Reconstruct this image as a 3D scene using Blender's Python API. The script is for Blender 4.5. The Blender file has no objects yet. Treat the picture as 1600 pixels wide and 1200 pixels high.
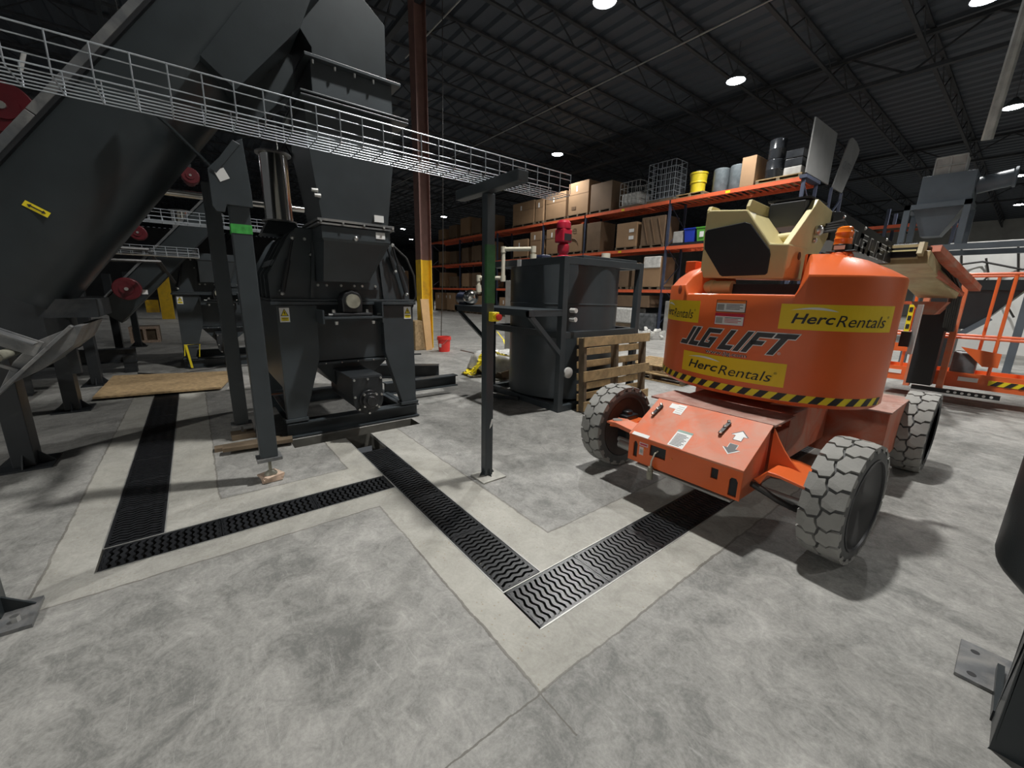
import bpy, bmesh, math, random
from mathutils import Vector, Matrix
from math import sin, cos, pi, radians, sqrt, atan2

sc = bpy.context.scene
col = sc.collection
random.seed(7)

# ---------------------------------------------------------------- camera
cd = bpy.data.cameras.new('camera'); cam = bpy.data.objects.new('camera', cd); col.objects.link(cam)
_f, _p, _r, _y = 625.115, 0.224062, 0.0211882, -0.9036477
_F = Vector((sin(_y)*cos(_p), cos(_y)*cos(_p), -sin(_p)))
_R = Vector((cos(_y), -sin(_y), 0)); _U = _R.cross(_F)
_R2 = _R*cos(_r)+_U*sin(_r); _U2 = _U*cos(_r)-_R*sin(_r)
cam.matrix_world = Matrix((( _R2.x, _U2.x, -_F.x, 0), (_R2.y, _U2.y, -_F.y, 0), (_R2.z, _U2.z, -_F.z, 1.5), (0, 0, 0, 1)))
cd.sensor_width = 36; cd.lens = 36*_f/1600; cd.clip_start = 0.02; cd.clip_end = 300
sc.camera = cam

# ---------------------------------------------------------------- world, exposure
w = bpy.data.worlds.new('world'); sc.world = w; w.use_nodes = True
w.node_tree.nodes['Background'].inputs[0].default_value = (0.9, 0.95, 1, 1)
w.node_tree.nodes['Background'].inputs[1].default_value = 0.07
sc.view_settings.view_transform = 'Standard'; sc.view_settings.look = 'None'
sc.view_settings.exposure = 0.12; sc.view_settings.gamma = 1
try: sc.view_settings.use_curve_mapping = False
except Exception: pass
try:
    sc.cycles.max_bounces = 6; sc.cycles.diffuse_bounces = 3; sc.cycles.glossy_bounces = 3
    sc.cycles.sample_clamp_indirect = 4; sc.cycles.sample_clamp_direct = 0
except Exception: pass

# lamps of the hall: position, power, beam colour
LAMPS = [(-15.4, 14.6, 8.0, 550), (-6.95, 14.0, 8.0, 900), (-1.9, 14.5, 8.0, 1300), (-7.3, 8.2, 8.0, 1300),
         (-1.7, 22.8, 8.0, 1600), (-1.8, 34.8, 8.0, 1600), (-1.9, 44.7, 8.0, 1200), (-34.0, 18.6, 8.0, 1200),
         (-43.7, 18.9, 8.0, 900), (-51.4, 23.3, 8.0, 900), (-7.0, 47.9, 8.0, 900), (-2.2, 3.4, 8.0, 1900),
         (11.0, -2.0, 8.0, 2600), (6.2, 8.6, 8.0, 900), (-22.0, 7.0, 8.0, 1100), (-26.0, -6.0, 8.0, 150), (2.0, -12.0, 8.0, 7500)]
for i, (x, y, z, p) in enumerate(LAMPS):
    ld = bpy.data.lights.new('lamp_light', 'SPOT'); ld.energy = p; ld.spot_size = radians(140); ld.spot_blend = 0.7
    ld.shadow_soft_size = 0.16; ld.color = (1.0, 0.985, 0.95)
    lo = bpy.data.objects.new('lamp_light', ld); lo.location = (x, y, z-0.13); col.objects.link(lo)

# ---------------------------------------------------------------- materials
def new_mat(name):
    m = bpy.data.materials.new(name); m.use_nodes = True
    nt = m.node_tree; b = nt.nodes['Principled BSDF']
    return m, nt, b
def mat(name, c, rough=0.5, metal=0.0, var=0.12, scale=6.0, dust=None, dscale=3.0, dthr=0.55, bump=0.0, bscale=60.0, spec=0.5, emit=None, alpha=None, trans=0.0, coat=0.0):
    m, nt, b = new_mat(name); N = nt.nodes; L = nt.links
    tc = N.new('ShaderNodeTexCoord'); geo = N.new('ShaderNodeNewGeometry')
    n = N.new('ShaderNodeTexNoise'); n.inputs['Scale'].default_value = scale; n.inputs['Detail'].default_value = 5
    L.new(tc.outputs['Object'], n.inputs['Vector'])
    r = N.new('ShaderNodeValToRGB')
    r.color_ramp.elements[0].position = 0.3; r.color_ramp.elements[1].position = 0.7
    r.color_ramp.elements[0].color = (*[max(0, v*(1-var)) for v in c], 1); r.color_ramp.elements[1].color = (*[min(1, v*(1+var)) for v in c], 1)
    L.new(n.outputs['Fac'], r.inputs[0]); out = r.outputs[0]
    if dust:
        n2 = N.new('ShaderNodeTexNoise'); n2.inputs['Scale'].default_value = dscale; n2.inputs['Detail'].default_value = 8; n2.inputs['Roughness'].default_value = 0.65
        n2.inputs['Distortion'].default_value = 0.8
        L.new(tc.outputs['Object'], n2.inputs['Vector'])
        r2 = N.new('ShaderNodeValToRGB'); r2.color_ramp.elements[0].position = dthr-0.12; r2.color_ramp.elements[1].position = dthr+0.18
        L.new(n2.outputs['Fac'], r2.inputs[0])
        mx = N.new('ShaderNodeMix'); mx.data_type = 'RGBA'; L.new(r2.outputs[0], mx.inputs[0]); L.new(out, mx.inputs[6]); mx.inputs[7].default_value = (*dust, 1)
        out = mx.outputs[2]
    L.new(out, b.inputs['Base Color'])
    b.inputs['Roughness'].default_value = rough; b.inputs['Metallic'].default_value = metal
    b.inputs['Specular IOR Level'].default_value = spec
    if coat: b.inputs['Coat Weight'].default_value = coat
    if emit: b.inputs['Emission Color'].default_value = (*emit[:3], 1); b.inputs['Emission Strength'].default_value = emit[3]
    if alpha is not None: b.inputs['Alpha'].default_value = alpha
    if trans: b.inputs['Transmission Weight'].default_value = trans
    if bump:
        n3 = N.new('ShaderNodeTexNoise'); n3.inputs['Scale'].default_value = bscale; n3.inputs['Detail'].default_value = 3
        L.new(tc.outputs['Object'], n3.inputs['Vector'])
        bp = N.new('ShaderNodeBump'); bp.inputs['Strength'].default_value = bump; bp.inputs['Distance'].default_value = 0.004
        L.new(n3.outputs['Fac'], bp.inputs['Height']); L.new(bp.outputs[0], b.inputs['Normal'])
    return m

M = {}
M['grey'] = mat('anthracite_paint', (0.023, 0.029, 0.032), 0.34, var=0.12, bump=0.12, bscale=220)
M['slategrey'] = mat('anthracite_paint_light', (0.044, 0.053, 0.059), 0.36, var=0.1, bump=0.12, bscale=220)
M['greyd'] = mat('anthracite_paint_worn', (0.018, 0.021, 0.024), 0.42, var=0.2, dust=(0.07, 0.07, 0.068), dthr=0.66)
M['black'] = mat('black_paint', (0.012, 0.013, 0.015), 0.4)
M['iron'] = mat('cast_iron_black', (0.016, 0.017, 0.019), 0.34, var=0.3, scale=20, spec=0.6)
M['bolt'] = mat('bright_zinc', (0.62, 0.62, 0.60), 0.3, 0.9)
M['zinc'] = mat('galvanised_wire', (0.50, 0.54, 0.58), 0.38, 0.6, var=0.1)
M['steel'] = mat('polished_stainless', (0.66, 0.64, 0.60), 0.14, 1.0, var=0.08)
M['plate'] = mat('bare_floor_plate', (0.15, 0.155, 0.16), 0.42, 0.3, var=0.3, scale=9, dust=(0.30, 0.29, 0.27), dscale=6)
M['lid'] = mat('dusty_lid_paint', (0.075, 0.08, 0.085), 0.4, var=0.25, scale=9, dust=(0.17, 0.17, 0.165), dscale=5)
M['shaft'] = mat('greased_shaft_face', (0.30, 0.29, 0.23), 0.45, 0.2, var=0.25, scale=14)
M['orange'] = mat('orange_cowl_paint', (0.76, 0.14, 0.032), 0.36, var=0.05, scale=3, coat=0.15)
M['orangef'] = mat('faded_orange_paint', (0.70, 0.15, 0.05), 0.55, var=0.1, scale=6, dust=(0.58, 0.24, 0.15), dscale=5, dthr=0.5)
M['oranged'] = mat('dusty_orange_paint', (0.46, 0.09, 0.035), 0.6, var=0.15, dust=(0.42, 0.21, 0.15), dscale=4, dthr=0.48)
M['dustred'] = mat('dusty_red_deck', (0.34, 0.17, 0.135), 0.75, var=0.2, dust=(0.45, 0.33, 0.28), dscale=8, dthr=0.55)
M['cream'] = mat('cream_paint', (0.66, 0.57, 0.29), 0.42, var=0.06)
M['creamd'] = mat('cream_paint_dusty', (0.42, 0.35, 0.19), 0.5, var=0.15, dust=(0.30, 0.17, 0.08), dthr=0.58)
M['rubber'] = mat('dusty_tyre_rubber', (0.30, 0.295, 0.275), 0.85, var=0.16, scale=5, bump=0.3, bscale=90)
M['rubberd'] = mat('tyre_groove_rubber', (0.07, 0.068, 0.063), 0.9, var=0.2)
M['sidewall'] = mat('tyre_sidewall_rubber', (0.10, 0.10, 0.098), 0.7, var=0.15)
M['rim'] = mat('dark_rim_cover', (0.022, 0.023, 0.026), 0.45, var=0.2)
M['rust'] = mat('rusty_rim', (0.06, 0.042, 0.036), 0.65, var=0.25)
M['yellow'] = mat('yellow_decal', (0.86, 0.60, 0.012), 0.5, var=0.03)
M['white'] = mat('white_label', (0.78, 0.78, 0.76), 0.5, var=0.03)
M['ink'] = mat('black_print', (0.02, 0.02, 0.022), 0.5)
M['letter'] = mat('charcoal_letters', (0.045, 0.047, 0.05), 0.5)
M['cover'] = mat('charcoal_cover', (0.06, 0.063, 0.07), 0.5)
M['redp'] = mat('red_print', (0.55, 0.02, 0.05), 0.5)
M['orp'] = mat('orange_print', (0.85, 0.22, 0.03), 0.5)
M['pinkp'] = mat('pale_pink_label', (0.72, 0.55, 0.52), 0.5)
M['amber'] = mat('amber_plastic', (0.9, 0.22, 0.02), 0.2, var=0.1, coat=0.5)
M['red'] = mat('red_gearbox_paint', (0.42, 0.012, 0.035), 0.35, var=0.1, coat=0.3)
M['redshade'] = mat('shaded_red_gearbox_paint', (0.09, 0.004, 0.009), 0.4, var=0.2)  # gearbox red darkened to carry the shade over the left motors
M['redplastic'] = mat('red_plastic', (0.72, 0.045, 0.035), 0.4, var=0.05)
M['green'] = mat('green_tape', (0.03, 0.12, 0.04), 0.6, var=0.25, scale=12)
M['greenl'] = mat('bright_green_tape', (0.05, 0.36, 0.06), 0.6, var=0.3, scale=30)
M['pvc'] = mat('cream_pvc', (0.66, 0.62, 0.50), 0.4, var=0.06)
M['rack'] = mat('rack_beam_orange', (0.72, 0.13, 0.05), 0.5, var=0.08)
M['rackb'] = mat('rack_upright_blue', (0.045, 0.055, 0.09), 0.5, var=0.15)
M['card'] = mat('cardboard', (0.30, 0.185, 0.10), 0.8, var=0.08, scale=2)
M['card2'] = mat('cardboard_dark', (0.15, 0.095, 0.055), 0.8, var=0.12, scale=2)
M['tape'] = mat('brown_tape', (0.16, 0.10, 0.06), 0.4)
M['grout'] = mat('pale_grout', (0.42, 0.41, 0.37), 0.8, var=0.2, scale=20)
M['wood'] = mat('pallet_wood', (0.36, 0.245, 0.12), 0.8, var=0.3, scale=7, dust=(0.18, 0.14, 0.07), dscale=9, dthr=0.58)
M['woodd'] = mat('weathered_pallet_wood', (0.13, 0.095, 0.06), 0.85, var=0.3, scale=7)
M['ply'] = mat('clean_lumber', (0.66, 0.42, 0.20), 0.7, var=0.1, scale=5)
M['osb'] = mat('osb_panel', (0.36, 0.25, 0.13), 0.8, var=0.3, scale=22)
M['shim'] = mat('shim_wood', (0.50, 0.37, 0.28), 0.8, var=0.25, scale=30)
M['column'] = mat('primer_brown_paint', (0.165, 0.085, 0.07), 0.6, var=0.15)
M['colyel'] = mat('worn_yellow_paint', (0.80, 0.50, 0.02), 0.55, var=0.08, dust=(0.35, 0.17, 0.06), dscale=2.4, dthr=0.64)
M['tapey'] = mat('caution_yellow', (0.85, 0.68, 0.02), 0.5, var=0.05)
M['film'] = mat('plastic_film', (0.62, 0.61, 0.58), 0.28, var=0.2, scale=10, bump=0.8, bscale=14)
M['filmd'] = mat('dark_film', (0.09, 0.095, 0.10), 0.25, var=0.4, scale=6, bump=0.8, bscale=10)
M['blue'] = mat('blue_plastic', (0.02, 0.05, 0.42), 0.4, var=0.05)
M['bingreen'] = mat('green_plastic', (0.10, 0.36, 0.05), 0.4, var=0.05)
M['yelplastic'] = mat('yellow_drum', (0.60, 0.47, 0.02), 0.45, var=0.15)
M['greyplastic'] = mat('grey_crate', (0.34, 0.33, 0.31), 0.5, var=0.2)
M['drum'] = mat('black_drum', (0.02, 0.022, 0.025), 0.18, var=0.2, coat=0.4)
M['clear'] = mat('cloudy_drum', (0.12, 0.14, 0.15), 0.3, var=0.3)
M['board'] = mat('grey_sheet', (0.17, 0.17, 0.165), 0.7, var=0.1, scale=2)
M['motorb'] = mat('blue_motor', (0.022, 0.028, 0.055), 0.3)
M['cable'] = mat('black_cable', (0.03, 0.028, 0.026), 0.45)
M['joist'] = mat('roof_steel', (0.028, 0.031, 0.036), 0.7, var=0.2)
M['lens'] = mat('lamp_lens', (0.9, 0.95, 1), 0.4, emit=(0.93, 0.97, 1.0, 60))
M['lampbody'] = mat('lamp_housing', (0.10, 0.11, 0.12), 0.5)
M['pit'] = mat('pit_concrete', (0.12, 0.115, 0.10), 0.9, var=0.3)
M['rail'] = mat('trench_rail', (0.40, 0.40, 0.38), 0.45, 0.5, var=0.2)
M['slate'] = mat('slate_machine_paint', (0.115, 0.14, 0.165), 0.45, var=0.12, scale=3)

# deck with ribs
def deck_mat():
    m, nt, b = new_mat('roof_deck'); N = nt.nodes; L = nt.links
    tc = N.new('ShaderNodeTexCoord'); sp = N.new('ShaderNodeSeparateXYZ'); L.new(tc.outputs['Object'], sp.inputs[0])
    n = N.new('ShaderNodeTexNoise'); n.inputs['Scale'].default_value = 0.5; L.new(tc.outputs['Object'], n.inputs['Vector'])
    r = N.new('ShaderNodeValToRGB'); r.color_ramp.elements[0].color = (0.042, 0.052, 0.066, 1); r.color_ramp.elements[1].color = (0.07, 0.082, 0.10, 1)
    L.new(n.outputs['Fac'], r.inputs[0]); L.new(r.outputs[0], b.inputs['Base Color']); b.inputs['Roughness'].default_value = 0.6
    return m
M['deck'] = deck_mat()

# floor: grey slab, pale newer pour around the trenches, saw cuts and cracks
def floor_mat():
    m, nt, b = new_mat('concrete_floor'); N = nt.nodes; L = nt.links
    tc = N.new('ShaderNodeTexCoord'); P0 = tc.outputs['Object']
    def noise(scale, detail=6, rough=0.6, dist=0.0, vec=None):
        n = N.new('ShaderNodeTexNoise'); n.inputs['Scale'].default_value = scale; n.inputs['Detail'].default_value = detail
        n.inputs['Roughness'].default_value = rough; n.inputs['Distortion'].default_value = dist
        L.new(vec or P0, n.inputs['Vector']); return n
    def math_(op, a, bb=None, clamp=False):
        n = N.new('ShaderNodeMath'); n.operation = op; n.use_clamp = clamp
        for k, v in ((0, a), (1, bb)):
            if v is None: continue
            if isinstance(v, (int, float)): n.inputs[k].default_value = v
            else: L.new(v, n.inputs[k])
        return n.outputs[0]
    # wobble of the coordinates so that the joints are ragged
    nz = noise(6, 4, 0.7); nz2 = noise(1.1, 3)
    vm = N.new('ShaderNodeVectorMath'); vm.operation = 'MULTIPLY_ADD'
    sub = N.new('ShaderNodeVectorMath'); sub.operation = 'SUBTRACT'; L.new(nz.outputs['Color'], sub.inputs[0]); sub.inputs[1].default_value = (0.5, 0.5, 0.5)
    L.new(sub.outputs[0], vm.inputs[0]); vm.inputs[1].default_value = (0.035, 0.035, 0); 
    L.new(P0, vm.inputs[2])
    sp = N.new('ShaderNodeSeparateXYZ'); L.new(vm.outputs[0], sp.inputs[0]); X, Y = sp.outputs[0], sp.outputs[1]
    def rect_d(x0, x1, y0, y1):   # signed distance like: positive inside
        a = math_('MINIMUM', math_('SUBTRACT', X, x0), math_('SUBTRACT', x1, X))
        c = math_('MINIMUM', math_('SUBTRACT', Y, y0), math_('SUBTRACT', y1, Y))
        return math_('MINIMUM', a, c)
    rs = [rect_d(-1.65, -0.89, 0.87, 9.0), rect_d(-4.2, -0.89, 0.87, 1.62), rect_d(-3.36, -2.60, -0.76, 1.62), rect_d(-8.2, -2.60, -0.80, -0.02)]
    d = rs[0]
    for q in rs[1:]: d = math_('MAXIMUM', d, q)
    band = math_('MULTIPLY', math_('MULTIPLY', math_('ADD', d, 0.004), 120, True), math_('ADD', math_('MULTIPLY', noise(0.55, 4, 0.6).outputs['Fac'], 1.5), -0.18, True))
    crack = math_('MULTIPLY', math_('LESS_THAN', math_('ABSOLUTE', d), math_('MULTIPLY', nz2.outputs['Fac'], 0.012)), math_('MULTIPLY', noise(1.7, 3).outputs['Fac'], 1.5, True))
    # extra saw cuts of the old slab
    lines = []
    for (axis, v, lo, hi) in ((0, -0.89, -0.9, 0.9), (1, 0.87, -0.9, -0.7), (0, -2.52, 3.4, 12), (1, 6.2, -12, 6), (0, 1.9, 1, 20), (1, 13.0, -30, 10), (0, -6.6, 2.6, 14), (0, -12.0, 2, 14)):
        A_, B_ = (X, Y) if axis == 0 else (Y, X)
        l = math_('LESS_THAN', math_('ABSOLUTE', math_('SUBTRACT', A_, v)), 0.0035)
        l = math_('MULTIPLY', l, math_('MULTIPLY', math_('GREATER_THAN', B_, lo), math_('LESS_THAN', B_, hi)))
        lines.append(l)
    for l in lines: crack = math_('MAXIMUM', crack, l)
    big = noise(0.9, 10, 0.70, 1.2); mid = noise(7, 12, 0.78, 1.0); fine = noise(60, 6, 0.8)
    r1 = N.new('ShaderNodeValToRGB'); e = r1.color_ramp.elements
    e[0].position = 0.42; e[0].color = (0.155, 0.155, 0.145, 1); e[1].position = 0.60; e[1].color = (0.405, 0.395, 0.37, 1)
    mixf = math_('ADD', math_('MULTIPLY', big.outputs['Fac'], 0.40), math_('ADD', math_('MULTIPLY', mid.outputs['Fac'], 0.38), math_('MULTIPLY', fine.outputs['Fac'], 0.22)))
    L.new(mixf, r1.inputs[0])
    r2 = N.new('ShaderNodeValToRGB'); e = r2.color_ramp.elements
    e[0].position = 0.36; e[0].color = (0.34, 0.325, 0.28, 1); e[1].position = 0.62; e[1].color = (0.50, 0.485, 0.43, 1)
    L.new(mixf, r2.inputs[0])
    # brown pin spots in the new pour
    vor = N.new('ShaderNodeTexVoronoi'); vor.inputs['Scale'].default_value = 34; L.new(P0, vor.inputs['Vector'])
    spots = math_('MULTIPLY', math_('LESS_THAN', vor.outputs['Distance'], 0.16), math_('GREATER_THAN', noise(2.2).outputs['Fac'], 0.5))
    ms = N.new('ShaderNodeMix'); ms.data_type = 'RGBA'; L.new(math_('MULTIPLY', spots, 0.55), ms.inputs[0]); L.new(r2.outputs[0], ms.inputs[6]); ms.inputs[7].default_value = (0.30, 0.23, 0.13, 1)
    mb = N.new('ShaderNodeMix'); mb.data_type = 'RGBA'; L.new(band, mb.inputs[0]); L.new(r1.outputs[0], mb.inputs[6]); L.new(ms.outputs[2], mb.inputs[7])
    # scuffs, pale scratches
    mp = N.new('ShaderNodeMapping'); mp.inputs['Rotation'].default_value = (0, 0, 0.9); mp.inputs['Scale'].default_value = (1, 9, 1); L.new(P0, mp.inputs[0])
    sc1 = noise(3.2, 8, 0.75, 1.5, mp.outputs[0]); sr = N.new('ShaderNodeValToRGB'); sr.color_ramp.elements[0].position = 0.60; sr.color_ramp.elements[1].position = 0.72
    L.new(sc1.outputs['Fac'], sr.inputs[0])
    m3 = N.new('ShaderNodeMix'); m3.data_type = 'RGBA'; L.new(math_('MULTIPLY', sr.outputs[0], 0.35), m3.inputs[0]); L.new(mb.outputs[2], m3.inputs[6]); m3.inputs[7].default_value = (0.62, 0.61, 0.58, 1)
    mc = N.new('ShaderNodeMix'); mc.data_type = 'RGBA'; L.new(math_('MULTIPLY', crack, 0.75), mc.inputs[0]); L.new(m3.outputs[2], mc.inputs[6]); mc.inputs[7].default_value = (0.11, 0.10, 0.085, 1)
    L.new(mc.outputs[2], b.inputs['Base Color'])
    b.inputs['Roughness'].default_value = 0.62; b.inputs['Specular IOR Level'].default_value = 0.35
    bp = N.new('ShaderNodeBump'); bp.inputs['Strength'].default_value = 0.25; bp.inputs['Distance'].default_value = 0.004
    L.new(math_('SUBTRACT', mixf, crack), bp.inputs['Height']); L.new(bp.outputs[0], b.inputs['Normal'])
    return m
M['floor'] = floor_mat()

# ---------------------------------------------------------------- mesh helpers
def V3(p): return Vector(p)
class MB:
    def __init__(s): s.v = []; s.f = []; s.m = []; s.cur = 0; s.smooth = []
    def add(s, vs, fs, sm=False):
        o = len(s.v); s.v += [tuple(p) for p in vs]; s.f += [[i+o for i in f] for f in fs]
        s.m += [s.cur]*len(fs); s.smooth += [sm]*len(fs); return s
    def box(s, x0, x1, y0, y1, z0, z1):
        v = [(x, y, z) for x in (x0, x1) for y in (y0, y1) for z in (z0, z1)]
        return s.add(v, [(0, 1, 3, 2), (4, 6, 7, 5), (0, 4, 5, 1), (2, 3, 7, 6), (0, 2, 6, 4), (1, 5, 7, 3)])
    def bar(s, a, b, w, h, up=(0, 0, 1), ext=0.0):      # rectangular bar, w sideways, h along up
        a, b = V3(a), V3(b); d = (b-a).normalized(); a = a-d*ext; b = b+d*ext
        up = V3(up); sd = d.cross(up)
        if sd.length < 1e-4: sd = d.cross(Vector((1, 0, 0)))
        sd.normalize(); u = sd.cross(d).normalized()
        v = [p+sd*(w/2*i)+u*(h/2*j) for p in (a, b) for i, j in ((-1, -1), (1, -1), (1, 1), (-1, 1))]
        return s.add(v, [(0, 3, 2, 1), (4, 5, 6, 7), (0, 1, 5, 4), (1, 2, 6, 5), (2, 3, 7, 6), (3, 0, 4, 7)])
    def cyl(s, a, b, r0, r1=None, n=16, caps=True):
        a, b = V3(a), V3(b); r1 = r0 if r1 is None else r1; d = (b-a).normalized()
        t = Vector((0, 0, 1)) if abs(d.z) < 0.9 else Vector((1, 0, 0)); u = d.cross(t).normalized(); q = d.cross(u)
        v = [p+(u*cos(2*pi*i/n)+q*sin(2*pi*i/n))*r for p, r in ((a, r0), (b, r1)) for i in range(n)]
        s.add(v, [(i, (i+1) % n, n+(i+1) % n, n+i) for i in range(n)], True)
        if caps: s.add(v[:n], [tuple(range(n-1, -1, -1))]); s.add(v[n:], [tuple(range(n))])
        return s
    def tube(s, pts, r, n=8):
        pts = [V3(p) for p in pts]; rings = []; prev = None
        for i, p in enumerate(pts):
            d = (pts[min(i+1, len(pts)-1)]-pts[max(i-1, 0)]).normalized()
            if prev is None:
                t = Vector((0, 0, 1)) if abs(d.z) < 0.9 else Vector((1, 0, 0)); u = d.cross(t).normalized()
            else: u = (prev-d*prev.dot(d)).normalized()
            prev = u; q = d.cross(u); rings.append([p+(u*cos(2*pi*k/n)+q*sin(2*pi*k/n))*r for k in range(n)])
        v = [p for rg in rings for p in rg]; f = []
        for i in range(len(pts)-1):
            f += [(i*n+k, i*n+(k+1) % n, (i+1)*n+(k+1) % n, (i+1)*n+k) for k in range(n)]
        s.add(v, f, True); s.add(rings[0], [tuple(range(n-1, -1, -1))]); s.add(rings[-1], [tuple(range(n))]); return s
    def prism(s, pts, ax, lo, hi):    # polygon in the two other axes, extruded along ax
        def mk(p, t):
            return {'x': (t, p[0], p[1]), 'y': (p[0], t, p[1]), 'z': (p[0], p[1], t)}[ax]
        n = len(pts); v = [mk(p, lo) for p in pts]+[mk(p, hi) for p in pts]
        return s.add(v, [tuple(range(n-1, -1, -1)), tuple(range(n, 2*n))]+[(i, (i+1) % n, n+(i+1) % n, n+i) for i in range(n)])
    def lathe(s, prof, o=(0, 0, 0), ax='z', n=24, sm=True):     # prof: (radius, height)
        o = V3(o); v = []
        for r, h in prof:
            for k in range(n):
                a = 2*pi*k/n; c, q = r*cos(a), r*sin(a)
                v.append(o+Vector({'z': (c, q, h), 'x': (h, c, q), 'y': (c, h, q)}[ax]))
        f = [(i*n+k, i*n+(k+1) % n, (i+1)*n+(k+1) % n, (i+1)*n+k) for i in range(len(prof)-1) for k in range(n)]
        s.add(v, f, sm)
        if prof[0][0] > 1e-4: s.add(v[:n], [tuple(range(n-1, -1, -1))])
        if prof[-1][0] > 1e-4: s.add(v[-n:], [tuple(range(n))])
        return s
    def ball(s, c, r, n=10, sc=(1, 1, 1)):
        c = V3(c); m = n//2; v = []
        for i in range(m+1):
            t = pi*i/m
            for k in range(n): v.append(c+Vector((r*sc[0]*sin(t)*cos(2*pi*k/n), r*sc[1]*sin(t)*sin(2*pi*k/n), r*sc[2]*cos(t))))
        return s.add(v, [(i*n+k, i*n+(k+1) % n, (i+1)*n+(k+1) % n, (i+1)*n+k) for i in range(m) for k in range(n)], True)
    def grid(s, rows, sm=True):
        n = len(rows[0]); v = [p for r in rows for p in r]
        return s.add(v, [(i*n+k, i*n+k+1, (i+1)*n+k+1, (i+1)*n+k) for i in range(len(rows)-1) for k in range(n-1)], sm)
    def xf(s, mtx): s.v = [tuple(mtx @ V3(p)) for p in s.v]; return s
    def build(s, name, m, parent=None, bevel=0.0, origin=None, angle=35, seg=2):
        o0 = V3(origin) if origin is not None else (org(parent) if parent else Vector((0, 0, 0)))
        me = bpy.data.meshes.new(name); me.from_pydata([tuple(V3(p)-o0) for p in s.v], [], s.f)
        for mm in (m if isinstance(m, (list, tuple)) else [m]): me.materials.append(mm)
        for i, p in enumerate(me.polygons): p.material_index = s.m[i]; p.use_smooth = s.smooth[i]
        bm = bmesh.new(); bm.from_mesh(me); bmesh.ops.remove_doubles(bm, verts=bm.verts, dist=1e-5)
        bmesh.ops.recalc_face_normals(bm, faces=bm.faces); bm.to_mesh(me); bm.free()
        if any(s.smooth): me.set_sharp_from_angle(angle=radians(angle))
        ob = bpy.data.objects.new(name, me); col.objects.link(ob)
        if parent: ob.parent = parent
        elif origin is not None: ob.location = o0
        if bevel:
            bv = ob.modifiers.new('bevel', 'BEVEL'); bv.width = bevel; bv.segments = seg; bv.limit_method = 'ANGLE'; bv.angle_limit = radians(40)
        return ob
def org(o):
    t = Vector((0, 0, 0))
    while o: t = t+o.location; o = o.parent
    return t
def thing(name, label, cat, loc=(0, 0, 0), group=None):
    o = bpy.data.objects.new(name, None); col.objects.link(o); o.location = loc; o.empty_display_size = 0.1
    o['label'] = label; o['category'] = cat
    if group: o['group'] = group
    return o
def tag(o, label, cat, group=None, kind=None):
    o['label'] = label; o['category'] = cat
    if group: o['group'] = group
    if kind: o['kind'] = kind
    return o
def struct(name, mb, m):
    o = mb.build(name, m); o['kind'] = 'structure'; return o
def copy_thing(o, loc, label=None, parent=None, rotz=None):
    c = o.copy(); col.objects.link(c)
    if parent is None:
        c.location = loc
        if label: c['label'] = label
        if rotz is not None: c.rotation_euler = (0, 0, rotz)
    else: c.parent = parent
    for ch in [k for k in bpy.data.objects if k.parent == o]: copy_thing(ch, None, None, c)
    return c

def text_bm(s, shear=0.0, bold=0.0, spacing=1.0):
    cu = bpy.data.curves.new('t', 'FONT'); cu.body = s; cu.size = 1; cu.shear = shear; cu.offset = bold; cu.space_character = spacing; cu.resolution_u = 3
    ob = bpy.data.objects.new('t', cu); col.objects.link(ob); bpy.context.view_layer.update()
    me = bpy.data.meshes.new_from_object(ob.evaluated_get(bpy.context.evaluated_depsgraph_get()))
    bm = bmesh.new(); bm.from_mesh(me); bpy.data.objects.remove(ob); bpy.data.curves.remove(cu); bpy.data.meshes.remove(me)
    return bm
def place_bm(bm, name, f, m, parent, fit=None, step=0.03, origin=None):
    # fit = (u0,u1,v0,v1); f maps (u,v)->(x,y,z)
    xs = [v.co.x for v in bm.verts]; ys = [v.co.y for v in bm.verts]
    if fit:
        a, b, c, d = min(xs), max(xs), min(ys), max(ys)
        for v in bm.verts: v.co.x = fit[0]+(v.co.x-a)/(b-a)*(fit[1]-fit[0]); v.co.y = fit[2]+(v.co.y-c)/(d-c)*(fit[3]-fit[2])
    if step:
        lo, hi = min(v.co.x for v in bm.verts), max(v.co.x for v in bm.verts); x = lo+step
        while x < hi:
            bmesh.ops.bisect_plane(bm, geom=bm.verts[:]+bm.edges[:]+bm.faces[:], plane_co=(x, 0, 0), plane_no=(1, 0, 0)); x += step
    o0 = org(parent) if parent else Vector((0, 0, 0))
    for v in bm.verts: v.co = V3(f(v.co.x, v.co.y))-o0
    me = bpy.data.meshes.new(name); bm.to_mesh(me); bm.free(); me.materials.append(m)
    ob = bpy.data.objects.new(name, me); col.objects.link(ob)
    if parent: ob.parent = parent
    return ob
def text(s, name, f, m, parent, fit, shear=0.0, bold=0.0, step=0.03, spacing=1.0):
    return place_bm(text_bm(s, shear, bold, spacing), name, f, m, parent, fit, step)
def quad_bm(polys):
    bm = bmesh.new()
    for p in polys: bm.faces.new([bm.verts.new((a, b, 0)) for a, b in p])
    return bm
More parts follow.
